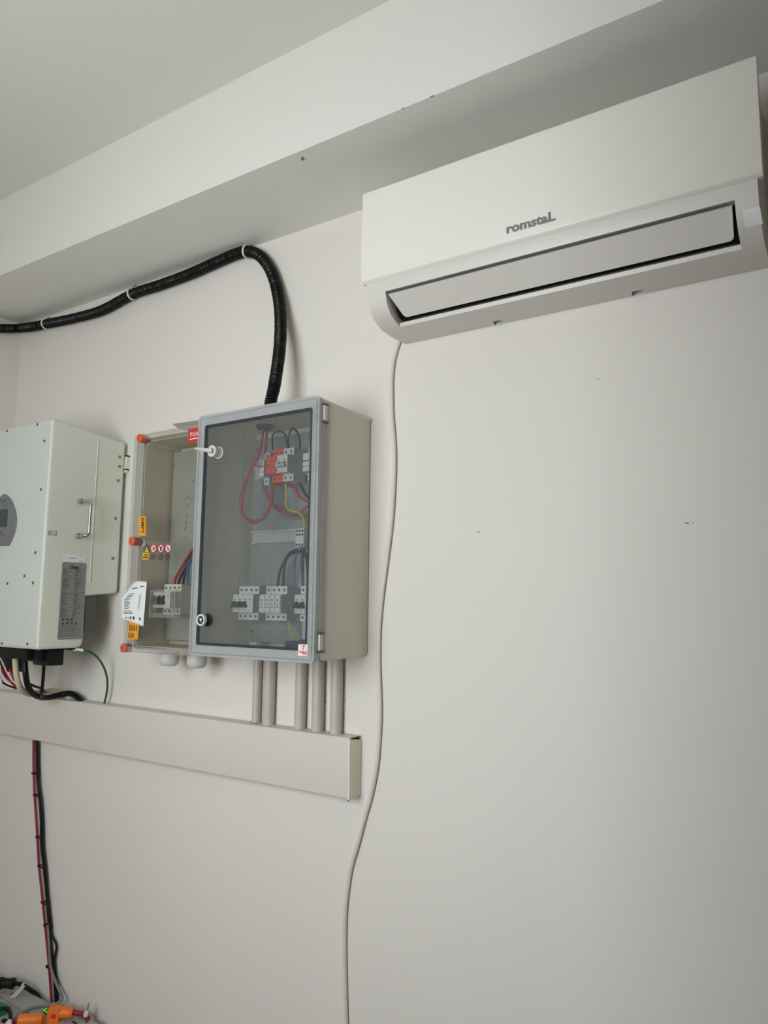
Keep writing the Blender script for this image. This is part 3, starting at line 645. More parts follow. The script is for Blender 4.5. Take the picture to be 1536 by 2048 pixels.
for j in range(2):
    for k in range(4):
        yy, zz = -0.2165+0.014+k*0.0145, 1.3825+0.0605-j*0.012
        if j == 0 and k < 3 or (j == 1 and k == 0): mb.add([(IX1+0.0009, yy-0.005, zz-0.004), (IX1+0.0009, yy+0.005, zz-0.004), (IX1+0.0009, yy, zz+0.005)], [(0, 1, 2)])
        elif j == 1: bars(mb, (IX1+0.0007, yy, zz), EY, EZ, [(-0.0045, -0.0015, -0.004, 0.008), (0.0005, 0.004, -0.004, 0.008)], EX, 0.0002)
link_mesh('print', mb, M_PRINT, lb)
lb = tag(link_mesh('serial_sticker', MB().box(IX1-0.001, IX1+0.0006, -0.2145, -0.1425, 1.6150, 1.6390), M_PAPER, iv), 'white serial sticker above the rating plate')
mb = MB(); bars(mb, (IX1+0.0007, -0.2145, 1.6150), EY, EZ, [(0.020, 0.044, 0.0105, 0.0018), (0.052, 0.066, 0.0205, 0.0012), (0.052, 0.068, 0.0022, 0.0014)], EX, 0.0002); link_mesh('print', mb, M_PRINTG, lb)
lb = link_mesh('edge_label', MB().box(IX1-0.001, IX1+0.0005, -0.268, -0.2410, 1.6900, 1.7035), M_LABELG, iv)
mb = MB(); bars(mb, (IX1+0.0006, -0.266, 1.690), EY, EZ, [(0.002, 0.022, 0.008, 0.003), (0.002, 0.021, 0.0025, 0.003)], EX, 0.0002); link_mesh('print', mb, M_PAPER, lb)
# display
half = [PY(px, py, IYF) for px, py in ((9, 988), (15, 990.5), (21, 996), (27, 1006), (31, 1018), (33.5, 1030), (34.5, 1042), (33, 1056), (29, 1070), (24, 1082), (20, 1090), (18, 1091.5))]
poly = [(max(p.x, XC+0.004), p.z) for p in half if p.x > XC-0.01]; poly = poly+[(2*XC-a, b) for a, b in poly[::-1]]
dp = link_mesh('display_panel', MB().prism(poly, 'y', IYF-0.003, IYF+0.001, bev=0.001, seg=1), M_DISPLAY, iv)
a, b = PY(16, 1018, IYF-0.003), PY(14, 1053, IYF-0.003)
link_mesh('screen', MB().prism(rrect(2*XC-a.x, a.x, b.z, a.z, 0.002, 2), 'y', IYF-0.0038, IYF-0.002), M_LCD, dp)
o_ = PY(-2, 1001, IYF-0.003); link_mesh('brand_print', text('Deye', (XC, o_.y-0.0002, PY(8, 1001, IYF-0.003).z), EX, EZ, 0.017, 0.0003, bold=0.03), M_TEAL, dp)
for dx in (0.008, 0.021): link_mesh('indicator', MB().cyl((XC+dx, IYF-0.0036, a.z+0.011), (XC+dx, IYF-0.002, a.z+0.011), 0.0022, n=10), M_PRINT, dp)
for dx, dz in ((-0.015, 0), (0, 0), (0.015, 0.004), (0.0, 0.012)):
    c = PY(5, 1072, IYF); link_mesh('button', MB().cyl((XC+dx, IYF-0.004, c.z+dz), (XC+dx, IYF-0.002, c.z+dz), 0.0042, n=12), M_PRINTG, dp)
# fan box, wall bracket, bottom terminals
link_mesh('fan_box', MB().box(IX1-0.16, IX1-0.004, -0.1290, -0.0880, 1.404, 1.507, bev=0.003), M_FAN, iv)
br = link_mesh('wall_bracket', MB().box(IX1-0.02, IX1+0.006, -0.0135, -0.0005, PX(250, 945, IX1).z, PX(250, 910, IX1).z, bev=0.001), M_INV, iv)
for py in (913, 940):
    z_ = PX(255, py, IX1).z; link_mesh('slot', MB().box(IX1-0.002, IX1+0.0068, -0.0142, -0.0015, z_-0.0022, z_+0.0022), M_BLACK, br)
link_mesh('terminal_cover', MB().box(IX0+0.02, PY(66, 1310, -0.235).x, -0.255, -0.200, IZ0-0.034, IZ0+0.001, bev=0.004), M_BLACK, iv)
a, b = PY(74, 1300, -0.205), PY(103, 1332, -0.205)
link_mesh('cable_plug', MB().box(a.x-0.004, b.x, -0.215, -0.165, b.z, IZ0+0.001, bev=0.005), M_BLACK, iv)
link_mesh('cable_plug', MB().box(a.x-0.022, b.x-0.018, -0.235, -0.190, b.z+0.012, IZ0+0.001, bev=0.005), M_BLACK, iv)
a_, b_ = PY(-6, 1318, -0.19), PY(24, 1345, -0.19)
link_mesh('battery_terminal', MB().box(a_.x, b_.x, -0.19, -0.15, b_.z, IZ0-0.02, bev=0.004), M_BLACK, iv)
link_mesh('bottom_port', MB().box(IX1-0.050, IX1-0.012, -0.160, -0.138, IZ0-0.006, IZ0+0.001, bev=0.001), M_BLACK, iv)

# ------------------------------------------------------------------ cables below the inverter
GI = 'cables below the inverter'
def zpt(px, py, z): return PZ(px, py, z)
solo('black_cable', MB().tube([PY(49, 1312, -0.21), PY(51, 1345, -0.21), PY(57, 1375, -0.19), PY(72, 1391, -0.15), PY(95, 1395, -0.095), PY(122, 1389, -0.05), PY(142, 1387, -0.032), PY(157, 1396, -0.028), PY(163, 1404, -0.028)], 0.0092, n=12, step=0.006), M_BLKW, 'thick black cable curving from the inverter into the trunking', 'cable', GI)
solo('cream_cable', MB().tube([PY(30, 1318, -0.22), PY(33, 1350, -0.22), PY(41, 1376, -0.20), PY(58, 1388, -0.14), PY(78, 1385, -0.07), PY(105, 1382, -0.028), PY(130, 1389, -0.022), PY(142, 1400, -0.022)], 0.0088, n=12, step=0.006), M_CREAM, 'thick cream cable hanging beside the thick black one', 'cable', GI)
solo('black_cable', MB().tube([PY(88, 1328, -0.19), PY(86, 1360, -0.17), PY(83, 1388, -0.15), PY(82, 1398, -0.10)], 0.0052, n=10, step=0.008), M_BLKW, 'straight thin black cable below the square black plug', 'cable', GI)
solo('black_cable', MB().tube([PY(55, 1366, -0.20), PY(68, 1372, -0.17), PY(82, 1377, -0.12), PY(90, 1384, -0.06)], 0.004, n=8, step=0.008), M_BLKW, 'short black cable crossing behind the thick black cable', 'cable', GI)
solo('red_cable', MB().tube([PY(4, 1338, -0.21), PY(12, 1352, -0.21), PY(26, 1366, -0.20), PY(44, 1380, -0.16)], 0.0055, n=10, step=0.008), M_DRED, 'left dark red cable sloping under the inverter', 'cable', GI)
solo('red_cable', MB().tube([PY(20, 1338, -0.195), PY(26, 1352, -0.19), PY(34, 1366, -0.18), PY(46, 1380, -0.15)], 0.0050, n=10, step=0.008), M_DRED, 'right dark red cable next to the cream cable', 'cable', GI)
for lab, pts, r, mt in (('white wire running steepest down past the red cables', [(0, 1314, -0.23), (6, 1328, -0.23), (14, 1345, -0.225), (24, 1360, -0.22), (38, 1374, -0.20)], 0.0022, M_WHITEPL),
                        ('white wire hanging lowest in a curve at the left', [(0, 1330, -0.24), (2, 1352, -0.24), (4, 1370, -0.235), (12, 1378, -0.22), (26, 1379, -0.20), (42, 1377, -0.16)], 0.0020, M_WHITEPL),
                        ('short white wire tucked beneath the black plugs', [(2, 1318, -0.22), (8, 1330, -0.22), (12, 1340, -0.215)], 0.0020, M_WHITEPL),
                        ('thin black wire following the lowest white wire', [(0, 1350, -0.235), (5, 1364, -0.23), (16, 1371, -0.21), (34, 1377, -0.18), (50, 1382, -0.14)], 0.0028, M_BLKW)):
    solo('thin_wire', MB().tube([PY(*p) for p in pts], r, n=8, step=0.006), mt, lab, 'wire', GI)
gr = thing('earth_cable', 'green earth cable arching from inverter to trunking', 'cable', PY(209, 1404, -0.025), GI)
gp = [PY(160, 1299, -0.130), PY(178, 1303, -0.115), PY(194, 1314, -0.085), PY(206, 1331, -0.055), (PY(213, 1350, -0.035)), PY(215, 1368, -0.028), PY(213, 1388, -0.025), PY(208.5, 1407, -0.025)]
link_mesh('sheath', MB().tube(gp, 0.0032, n=10, step=0.006), M_GREEN, gr)
link_mesh('lug_sleeve', MB().tube([PY(144, 1299, -0.152), PY(156, 1299, -0.138), PY(167, 1301, -0.127)], 0.0048, n=10, step=0.006), M_WHITEPL, gr)

# ------------------------------------------------------------------ cable bundle down to the battery
GB = 'cables running down to the battery'
bl = [(73, 1480), (74, 1530), (75, 1560), (79, 1600), (82, 1640), (83, 1690), (88, 1740), (94, 1800), (99, 1860), (104, 1910), (109, 1960), (112, 2004)]
solo('battery_cable', MB().tube([PY(x, y, -0.012) for x, y in bl], 0.0046, n=10, step=0.02), M_BLKW, 'left black battery cable dropping from the trunking', 'cable', GB)
solo('battery_cable', MB().tube([PY(x, y, -0.010) for x, y in ((77, 1480), (77.5, 1530), (79, 1570), (84, 1610), (86, 1650), (87, 1690), (92, 1740), (96, 1790), (102, 1850), (104, 1872), (111, 1885), (113, 1898), (109, 1920), (110, 1938), (114, 1970), (115, 2004))], 0.0034, n=10, step=0.015), M_BLKW, 'right black battery cable with a small bulge near its foot', 'cable', GB)
solo('battery_cable', MB().tube([PY(x, y, -0.010) for x, y in ((67, 1480), (67, 1530), (69, 1590), (73, 1650), (76, 1700), (78, 1735), (84, 1790), (90, 1850), (96, 1910), (100, 1960), (103, 2004))], 0.0038, n=10, step=0.02), M_DRED, 'dark red battery cable dropping beside the black ones', 'cable', GB)
ZT = 0.2584
solo('data_cable', MB().tube([PY(96, 1850, -0.016), PY(99, 1900, -0.018), PY(101, 1930, -0.02), PY(108, 1955, -0.022), PY(119, 1982, -0.024), PY(125, 1996, -0.03), PZ(119, 2004, ZT+0.014), PZ(104, 2009, ZT+0.008), PZ(80, 2012, ZT+0.006), PZ(58, 2018, ZT+0.006), PZ(42, 2026, ZT+0.006), PZ(31, 2038, ZT+0.006), PZ(25, 2054, ZT+0.006)], 0.0042, n=10, step=0.01), M_GREYW, 'grey data cable curling across the battery top', 'cable', GB)
for k, (px, py) in enumerate(((72, 1547), (75, 1591), (80, 1675), (84, 1733), (91, 1806), (96, 1852), (101, 1935))):
    c = PY(px, py, -0.011); nm = ['topmost', 'second', 'third', 'fourth', 'fifth', 'sixth', 'lowest'][k]
    r = thing('cable_tie', nm+' black cable tie around the battery cables, counted from the trunking', 'cable tie', (c.x, 0, c.z), 'black ties on the battery cables')
    link_mesh('band', MB().ring(rrect(c.x-0.0155, c.x+0.0145, -0.0180, -0.0020, 0.004, 3), rrect(c.x-0.0145, c.x+0.0135, -0.0170, -0.0030, 0.004, 3), 'z', c.z-0.0022, c.z+0.0022), M_BLACK, r)
    link_mesh('head', MB().box(c.x-0.021, c.x-0.0150, -0.0150, -0.0080, c.z-0.005, c.z+0.003, bev=0.001), M_BLACK, r)
#@@END3
# ------------------------------------------------------------------ transparent-fronted box behind the cabinet
BYF = -0.160
BX0 = PY(262, 1000, BYF).x; BX1 = -1.478
BZ1 = PY(288, 868, BYF).z; BZ0 = PY(249, 1303, BYF).z
bx = thing('distribution_box', 'pale distribution box with clear cover and orange screw caps behind cabinet', 'distribution box', ((BX0+BX1)/2, 0, BZ0))
IN = 0.016; YBB = -0.128
mb = MB()
oo = rrect(BX0+0.006, BX1-0.004, BZ0+0.006, BZ1-0.006, 0.010, 4); ii = rrect(BX0+IN, BX1-0.012, BZ0+IN, BZ1-IN, 0.006, 4); nn = len(oo)
v = [Vector((a, -0.0005, b)) for a, b in oo]+[Vector((a, YBB, b)) for a, b in oo]+[Vector((a, YBB, b)) for a, b in ii]+[Vector((a, -0.006, b)) for a, b in ii]
f = [tuple(range(nn)), tuple(range(3*nn, 4*nn))]
for k in range(3):
    for i in range(nn): f.append((k*nn+i, k*nn+(i+1) % nn, (k+1)*nn+(i+1) % nn, (k+1)*nn+i))
mb.add(v, f); link_mesh('base', mb, mat('box_polyester', (196, 188, 172), 0.55, var=0.02), bx)
bp = link_mesh('back_plate', MB().box(BX0+0.026, BX1-0.02, -0.030, -0.027, BZ0+0.03, BZ1-0.03, bev=0.001), mat('box_plate', (160, 164, 158), 0.5, 0.1, var=0.05), bx)
for px, py in ((348, 931), (341, 1041), (386, 962), (376, 995), (383, 998), (374, 1012), (373, 1031), (372, 1046), (371, 1053), (370, 1058), (370, 1075), (333, 1252)):
    c = PY(px, py, -0.031); link_mesh('plate_hole', MB().cyl((c.x, -0.0306, c.z), (c.x, -0.029, c.z), 0.0026, n=8), M_SCREW, bp)
# screw pillars along the left wall, joined to the base
capz = [PY(282, 876, BYF).z, PY(265, 1082, BYF).z, PY(247, 1296, BYF).z]
for z_ in capz[:2]:
    link_mesh('screw_pillar', MB().cyl((BX0+0.020, -0.006, z_-0.004), (BX0+0.020, YBB, z_-0.004), 0.013, n=16), MATS['box_polyester'], bx)
cv = link_mesh('cover_rim', MB().ring(rrect(BX0, BX1, BZ0, BZ1, 0.010, 4), rrect(BX0+0.014, BX1-0.010, BZ0+0.014, BZ1-0.014, 0.006, 4), 'y', BYF, YBB-0.0005), M_CLEARE, bx)
link_mesh('cover_pane', MB().box(BX0+0.0142, BX1-0.0102, BYF+0.0005, BYF+0.003, BZ0+0.0142, BZ1-0.0142), M_CLEAR, cv)
for px, py in ((276, 876), (260, 1082), (243, 1296)):
    c = PY(px, py, BYF-0.006)
    cpo = link_mesh('screw_cap', MB().lathe((c.x+0.004, BYF-0.006, c.z), EY, [(0, 0.010), (0.0015, 0.0125), (0.024, 0.0125), (0.026, 0.011)], 20), M_CAP, bx)
    link_mesh('cap_slot', MB().box(c.x+0.004-0.0012, c.x+0.004+0.0012, BYF-0.0066, BYF-0.004, c.z-0.009, c.z+0.009), M_REDLAB, cpo)
# raised flange above the box
q = [PY(343, 848, -0.10), PY(404, 839, -0.10), PY(404, 853, -0.10), PY(358, 857.5, -0.10)]
link_mesh('top_flange', MB().prism([(p.x, p.z) for p in q], 'y', -0.10, -0.03, bev=0.001, seg=1), mat('flange_grey', (142, 138, 130), 0.5), bx)
# cable glands under the box
for px, lab in ((339, None), (394, None)):
    c = PY(px, 1318, -0.09)
    g = link_mesh('cable_gland', MB().lathe((c.x, -0.09, BZ0+0.006), -EZ, [(0, 0.025), (0.006, 0.025), (0.008, 0.022), (0.010, 0.0275), (0.030, 0.0275), (0.040, 0.024), (0.044, 0.018)], 28), M_GLAND, bx)
    link_mesh('sealing_ring', MB().lathe((c.x, -0.09, BZ0-0.002), -EZ, [(0, 0.0255), (0.003, 0.0255)], 24), M_GASKET, g)
# stickers on the clear cover
ys = BYF-0.0006
def stick(name, quad, mt, label=None): 
    o = link_mesh(name, pxquad(quad, ys), mt, bx)
    if label: o['label'] = label
    return o
def prt(parent, items, mt, y=None):
    mb = MB(); y = ys-0.0003 if y is None else y
    for px4 in items:
        q = [PY(a, b, y) for a, b in px4]; mb.add(q, [tuple(range(len(q)))])
    return link_mesh('print', mb, mt, parent)
s1 = stick('label_strip', [(277.5, 1033), (292, 1032.5), (291, 1071.5), (277, 1071.5)], M_YLABEL, 'orange label strip lettered BMPT sideways')
c = PY(284.8, 1051, ys-0.0003); link_mesh('label_print', text('BMPT', c, -EZ, EX, 0.0185, 0.0002, bold=0.015), M_PRINT, s1)
def tri(x, y, w, h): return [(x, y-h/2), (x+w/2, y+h/2), (x-w/2, y+h/2)]
s2 = stick('warning_sign', tri(293.5, 1097, 13, 17), M_PRINT, 'yellow warning triangle')
s2i = link_mesh('sign_face', pxquad(tri(293.4, 1098.3, 8.6, 11.5), ys-0.0002, 0.0002), mat('sign_yellow', (224, 186, 44), 0.5), s2)
prt(s2, [[(293.0, 1095), (294.4, 1097), (293.4, 1098), (294.4, 1101), (292.6, 1099), (293.2, 1098)]], M_PRINT, ys-0.0005)
s3 = stick('warning_text', [(285.5, 1105), (298, 1105), (297, 1119), (284.5, 1119)], MATS['sign_yellow'])
prt(s3, [[(288, 1108), (296.5, 1108), (296.3, 1111), (287.8, 1111)], [(286, 1113), (296.5, 1113), (296, 1116.5), (285.7, 1116.5)]], mat('brown_print', (112, 84, 22), 0.6))
M_SIGNR = mat('sign_red', (188, 44, 62), 0.5)
for k, px in enumerate((307, 321.5, 336)):
    cc = [(px+6.3*math.cos(2*math.pi*i/20), 1096.8+8.8*math.sin(2*math.pi*i/20)) for i in range(20)]
    ci = [(px+4.9*math.cos(2*math.pi*i/20), 1096.8+7.0*math.sin(2*math.pi*i/20)) for i in range(20)]
    sg = stick('prohibition_sign', cc, M_SIGNR, 'round red-rimmed prohibition sign')
    link_mesh('sign_face', pxquad(ci, ys-0.0002, 0.0002), M_PINKW, sg)
    pic = [[[(px-2, 1099), (px-0.5, 1096), (px+3.2, 1093), (px+3.6, 1095), (px+0.5, 1098), (px-1, 1101)]], [[(px-1.6, 1101), (px-2, 1096), (px, 1092), (px+2.4, 1094), (px+2.2, 1099), (px+0.5, 1102)]], [[(px-1.5, 1100), (px-0.6, 1094), (px+0.8, 1094), (px+1.8, 1100), (px+0.4, 1101)]]][k]
    prt(sg, pic, M_PRINT, ys-0.0005)
    link_mesh('sign_bar', pxquad([(px-4.0, 1091.2), (px-2.9, 1090.6), (px+3.8, 1102.4), (px+2.8, 1103)], ys-0.0007, 0.0002), M_SIGNR, sg)
    tx = stick('sign_caption', [(px-6, 1107.5), (px+6, 1107.5), (px+5.6, 1119), (px-6.4, 1119)], M_CLEAR)
    prt(tx, [[(px-4.5, 1109), (px+4, 1109), (px+4, 1111), (px-4.5, 1111)], [(px-5.5, 1113), (px+4.5, 1113), (px+4.4, 1115), (px-5.6, 1115)], [(px-4.6, 1117), (px+2.6, 1117), (px+2.5, 1119), (px-4.7, 1119)]], M_PRINT)
s4 = stick('maker_label', [(376.5, 859.5), (402, 854), (402, 884), (376.5, 888.5)], M_REDLAB, 'red maker label lettered PGA in white')
c = PY(388, 868.5, ys-0.0003); link_mesh('label_print', text('PGA', c, (PY(400, 866, ys)-PY(380, 870, ys)), EZ, 0.0165, 0.0002, bold=0.01), M_PINKW, s4)
prt(s4, [[(379, 878), (401, 873.5), (401, 875.5), (379, 880)]], M_PINKW)
s5 = stick('data_sheet', [(269.5, 1164), (293.5, 1163.5), (286.5, 1252), (239, 1235), (243.5, 1232), (243.5, 1199), (242.5, 1196)], M_PAPER, 'torn white data sheet with curled edges')
link_mesh('torn_edge', MB().tube([PY(293, 1164, ys-0.001), PY(270, 1164, ys-0.0015), PY(255, 1181, ys-0.0015), PY(243, 1196, ys-0.0015), PY(243.5, 1232, ys-0.001)], 0.0014, n=6, step=0.01), M_WHITEPL, s5)
link_mesh('torn_edge', MB().tube([PY(239, 1234, ys-0.002), PY(262, 1243, ys-0.002), PY(287, 1252, ys-0.002)], 0.0017, n=6, step=0.01), M_WHITEPL, s5)
it = [[(263.5, 1176), (275, 1174.5), (275, 1177), (263.5, 1178.5)], [(280, 1172), (288.5, 1171.5), (288.5, 1174), (280, 1174.5)]]
random.seed(9)
for k in range(11):
    y0 = 1187+k*2.9; x0 = max(248, 258-k*2.6); it.append([(x0, y0), (x0+8+random.random()*7, y0), (x0+8+random.random()*6, y0+1.4), (x0, y0+1.4)])
    x1 = 280-k*0.4; it.append([(x1-1, y0+1), (x1+2+random.random()*2, y0+1), (x1+2, y0+2.2), (x1-1, y0+2.2)])
for k in range(3): it.append([(247.5, 1221+k*2.6), (262+k*2, 1221+k*2.6), (262+k*2, 1222.3+k*2.6), (247.5, 1222.3+k*2.6)])
prt(s5, it, M_PRINTG)
prt(s5, [[(251, 1234), (254, 1234), (254, 1236.5), (251, 1236)], [(257, 1233), (258.4, 1233), (258.4, 1238.5), (257, 1238)], [(260, 1233), (262.6, 1233), (262.6, 1239), (260, 1238.5)], [(265, 1234), (267.5, 1232.5), (269.5, 1235), (268.5, 1239.5), (265.5, 1239)], [(278, 1236), (280, 1234), (282, 1240), (278, 1240)]], M_PRINT)
s6 = stick('yellow_notice', [(257, 1243), (278, 1251), (275.5, 1279), (254.5, 1279)], M_YLABEL, 'amber notice below the torn sheet')
prt(s6, [[(259+k*4.2, 1249+k), (261+k*4.2, 1249+k), (260.6+k*4.2, 1262), (258.6+k*4.2, 1262)] for k in range(4)]+[[(257+k*4.2, 1265+k*0.5), (259+k*4.2, 1265+k*0.5), (258.6+k*4.2, 1276), (256.6+k*4.2, 1276)] for k in range(3)], M_PRINT)
# clear hinged window over the breaker
w0, w1 = PY(301, 1179, BYF-0.018), PY(350, 1232, BYF-0.018)
wn = link_mesh('breaker_window', MB().ring(rrect(w0.x, w1.x, w1.z, w0.z, 0.004, 3), rrect(w0.x+0.007, w1.x-0.007, w1.z+0.007, w0.z-0.007, 0.003, 3), 'y', BYF-0.020, BYF-0.0002), M_WINEDGE, bx)
link_mesh('window_pane', MB().box(w0.x+0.0072, w1.x-0.0072, BYF-0.019, BYF-0.017, w1.z+0.0072, w0.z-0.0072), M_CLRWIN, wn)
for dx in (0.0, 0.010): link_mesh('hinge_rib', MB().cyl((w1.x-0.012+dx, BYF-0.0205, w1.z+0.002), (w1.x-0.012+dx, BYF-0.0205, w0.z-0.002), 0.0018, n=8), M_WINEDGE, wn)
link_mesh('window_lip', MB().box(w0.x-0.004, w1.x+0.002, BYF-0.020, BYF-0.0002, w1.z-0.006, w1.z-0.0003, bev=0.0015), M_WINEDGE, wn)
# breaker inside and its wires
z_ = PY(345, 1168.5, -0.100).z
solo('mounting_rail', MB().prism([(-0.0305, z_-0.060), (-0.040, z_-0.060), (-0.040, z_-0.027), (-0.0305, z_-0.027)], 'x', PY(318, 1200, -0.04).x-0.02, BX1-0.03, bev=0.001), M_RAIL, 'short metal rail behind the breaker in the distribution box', 'rail')
device('circuit_breaker', 'four-pole breaker with black levers behind the clear window of the distribution box', 'circuit breaker', PY(328, 1168, -0.100).x, z_, 4, yb=-0.0405, h=0.086, style='mcb', depth=0.058, nose=0.038, tg=1.2)
GP = 'wires above the distribution box breaker'
for nm, lab, pts, mt in (('red_wire', 'red wire rising from the distribution box breaker', [(349, 1170, -0.085), (350, 1160, -0.085), (357, 1146, -0.085), (370, 1124, -0.085), (386, 1098, -0.085), (400, 1075, -0.085)], M_DRED),
                     ('black_wire', 'black wire next to the red one above distribution box breaker', [(357.5, 1170, -0.085), (359, 1159, -0.085), (369, 1139, -0.085), (384, 1112, -0.08), (400, 1088, -0.08)], M_BLKW),
                     ('black_wire', 'black wire next to the blue one above distribution box breaker', [(366, 1170, -0.085), (367, 1158, -0.085), (374.7, 1136, -0.085), (386, 1112, -0.09), (402, 1090, -0.09)], M_BLKW),
                     ('blue_wire', 'blue wire rising from the distribution box breaker', [(374.7, 1170, -0.085), (375, 1155, -0.085), (377, 1134, -0.095), (387, 1110, -0.10), (402, 1086, -0.10)], M_BLUE)):
    wire(nm, lab, pts, 0.0036, mt, group=GP)

# ------------------------------------------------------------------ battery at the floor, lower left
BTX1 = PZ(168, 2040, ZT).x
bt = thing('battery_module', 'grey battery module with orange connectors at the foot of the wall', 'battery', (-2.3, -0.24, 0))
link_mesh('case', MB().box(-2.66, BTX1, -0.46, -0.040, 0, ZT, bev=0.004), M_BAT, bt)
def onz(px, py, h=0.0): return PZ(px, py, ZT+h)
def zquad(items, h=0.0005):
    mb = MB()
    for it_ in items: mb.add([onz(a, b, h) for a, b in it_], [tuple(range(len(it_)))])
    return mb
# printed line of text along the panel, too small to read
it = []
for k in range(17):
    t = k/16; x, y = -6+t*52, 1988+t*34
    if k % 6 != 5: it.append([(x, y), (x+2.2, y+1.4), (x+1.4, y+3.2), (x-0.8, y+1.8)])
link_mesh('print', zquad(it), M_PRINTG, bt)
link_mesh('print', zquad([[(55, 2024), (62, 2028), (60.5, 2029.5), (53.5, 2025.5)], [(19, 1988), (27, 1984.5), (28, 1986), (20, 1990)]]), M_PRINT, bt)
link_mesh('panel_slot', MB().box(onz(150, 2046).x-0.014, onz(150, 2046).x+0.014, onz(150, 2046).y-0.003, onz(150, 2046).y+0.003, ZT-0.002, ZT+0.0006), M_BLACK, bt)
# status lights
ledb = link_mesh('status_light_strip', MB().add([onz(a, b, h) for h in (0.0, 0.003) for a, b in ((83, 2020), (90, 2016), (99, 2022), (93, 2030))], [(0, 1, 2, 3), (4, 5, 6, 7), (0, 1, 5, 4), (1, 2, 6, 5), (2, 3, 7, 6), (3, 0, 4, 7)]), M_BLACK, bt)
for px, py in ((86.5, 2020), (89.5, 2022), (92.8, 2024.2), (95.5, 2026), (91.5, 2018)):
    c = onz(px, py, 0.003); link_mesh('status_light', MB().lathe(c, EZ, [(0, 0.0022), (0.0012, 0.0018)], 10), M_LED, ledb)
# isolator switch with black bail
sw = link_mesh('isolator_switch', MB().box(onz(4, 2030).x-0.045, onz(4, 2030).x+0.006, onz(4, 2030).y-0.024, onz(4, 2030).y+0.024, ZT, ZT+0.016, bev=0.003), M_GREENSW, bt)
link_mesh('switch_bail', MB().tube([onz(-14, 2022, 0.018), onz(2, 2017, 0.020), onz(14, 2018, 0.020), onz(20, 2025, 0.020), onz(21, 2035, 0.018), onz(18, 2042, 0.014), onz(6, 2041, 0.010)], 0.0055, n=10, step=0.005), M_BLACK, sw)
# orange connectors and their red leads
def connector(label, a, b, head=None):
    A, B = onz(*a, 0.020), onz(*b, 0.020); d = (B-A).normalized(); L = (B-A).length
    r = thing('power_connector', label, 'connector', (A.x, A.y, ZT), 'orange connectors on the battery')
    link_mesh('shell', MB().lathe(A, d, [(0, 0.013), (0.002, 0.0155), (L*0.48, 0.0155), (L*0.49, 0.0148), (L*0.51, 0.0148), (L*0.52, 0.0155), (L-0.003, 0.0155), (L, 0.0135)], 20), M_AMPH, r)
    if head:
        s_ = 0.0175; M_ = Matrix.Translation(A-d*0.012+Vector((0, 0, -0.001))) @ Matrix.Rotation(math.atan2(d.y, d.x), 4, 'Z')
        hd_ = link_mesh('head', MB().box(-s_, s_, -s_, s_, -0.018, 0.017, bev=0.004, M=M_), M_AMPH, r)
        link_mesh('flange', MB().box(-0.024, 0.022, -0.022, 0.022, -0.0188, -0.0160, bev=0.001, M=M_), M_AMPH, r)
        link_mesh('lock_button', MB().box(-0.005, 0.009, -s_-0.0012, -s_+0.002, -0.006, 0.006, bev=0.001, M=M_), M_REDLAB, hd_)
    return r
connector('upper right orange connector with square head beside the status lights', (118, 2025.5), (147, 2025), head=True)
connector('lower left orange connector cut by the picture edge', (37, 2040), (86, 2038))
solo('red_lead', MB().tube([onz(146, 2025, 0.020), onz(158, 2026.5, 0.019), onz(168, 2028, 0.018), onz(175, 2034, 0.014), onz(176, 2042, 0.008), onz(172, 2050, 0.006)], 0.0070, n=12, step=0.006), M_DRED, 'dark red lead bending from the upper orange connector', 'cable')
solo('red_lead', MB().tube([onz(38, 2040, 0.020), onz(30, 2041.5, 0.019), onz(20, 2046, 0.018), onz(12, 2052, 0.016)], 0.0070, n=12, step=0.006), M_DRED, 'dark red lead entering the lower orange connector', 'cable')
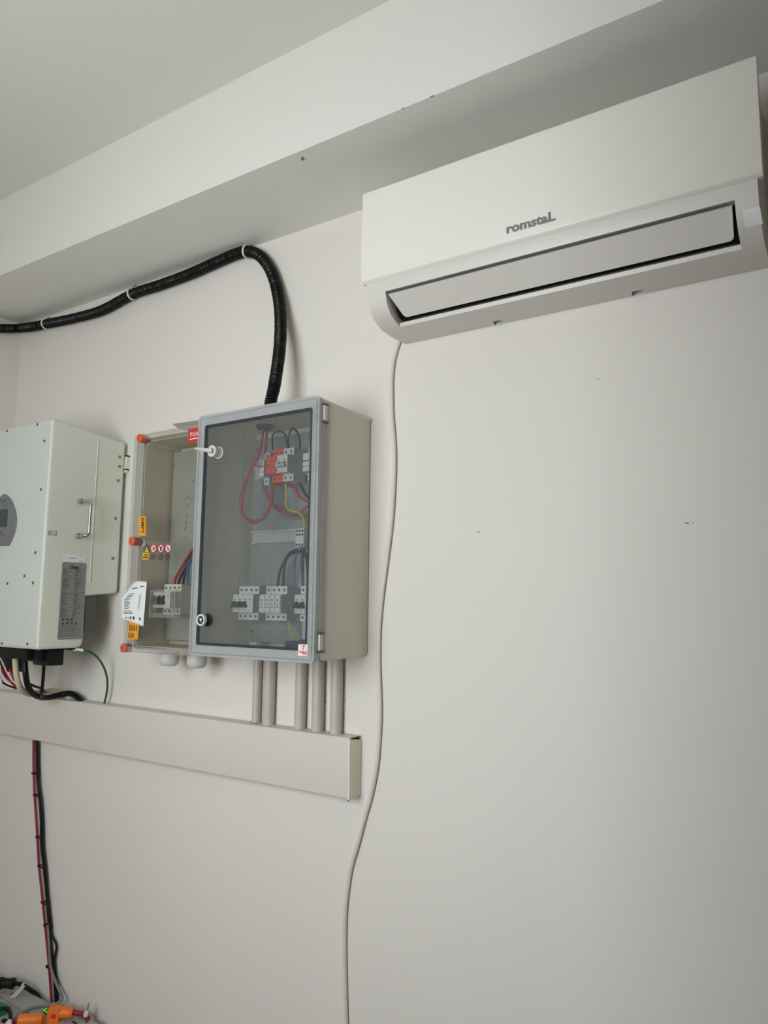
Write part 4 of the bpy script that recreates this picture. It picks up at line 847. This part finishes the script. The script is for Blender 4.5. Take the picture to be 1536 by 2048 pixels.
def tie(label, knot, tail, mt, rk=0.0075):
    c = onz(*knot); e = onz(*tail)
    r = thing('cable_tie', label, 'cable tie', (c.x, c.y, ZT))
    d = (e-c).normalized()
    link_mesh('head', MB().lathe(c-d*0.006, d, [(0, rk*0.7), (0.004, rk), (0.012, rk*0.8), (0.016, rk*0.5)], 10), M_WHITEPL, r)
    link_mesh('tail', MB().tube([c, c.lerp(e, 0.5), e], 0.0026, n=6, step=0.01), mt, r)
tie('cable tie with grey tail standing up from the red lead', (172, 2029, 0.026), (178, 2006, 0.052), M_GREYW)
tie('white cable tie on the red lead beside the isolator', (19, 2045, 0.026), (8, 2052, 0.02), M_WHITEPL, 0.009)
# black communication plug and lead at the back
pg = thing('black_plug', 'black cable plug lying on the battery at the picture edge', 'plug', onz(14, 1968, 0.0))
A, B = onz(-8, 1966, 0.024), onz(29, 1967, 0.024); d = (B-A).normalized(); L = (B-A).length
link_mesh('shell', MB().lathe(A, d, [(0, 0.017), (L*0.35, 0.017), (L*0.36, 0.0145), (L*0.8, 0.0145), (L*0.81, 0.0165), (L*0.97, 0.0165), (L, 0.011)], 20), M_BLACK, pg)
link_mesh('lead', MB().tube([B-d*0.004, onz(40, 1968, 0.024), onz(52, 1974, 0.020), PY(64, 1982, -0.036), PY(74, 1990, -0.026), PY(81, 2004, -0.022), PY(82, 2030, -0.020)], 0.0065, n=10, step=0.006), M_BLACK, pg)
r = thing('cable_tie', 'long white cable tie hanging off the black plug lead', 'cable tie', onz(47, 1970, 0.0))
link_mesh('loop', MB().lathe(onz(46, 1971, 0.023), (onz(50, 1973, 0.022)-onz(46, 1971, 0.023)), [(0, 0.0085), (0.006, 0.0085)], 14), M_WHITEPL, r)
for k, (a_, b_) in enumerate((((49, 1972), (27, 1996)), ((45, 1971), (21, 1996)))):
    link_mesh('tail', MB().tube([onz(*a_, 0.026), onz((a_[0]+b_[0])/2, (a_[1]+b_[1])/2, 0.016), onz(*b_, 0.004)], 0.0030 if k == 0 else 0.0016, n=6, step=0.01), M_WHITEPL, r)
c = PZ(190, 2040, 0.268)
solo('battery_bracket', MB().box(BTX1+0.008, c.x+0.045, -0.46, -0.03, 0, 0.270, bev=0.018, seg=3), M_BAT, 'rounded grey end casing beside the battery module', 'casing')
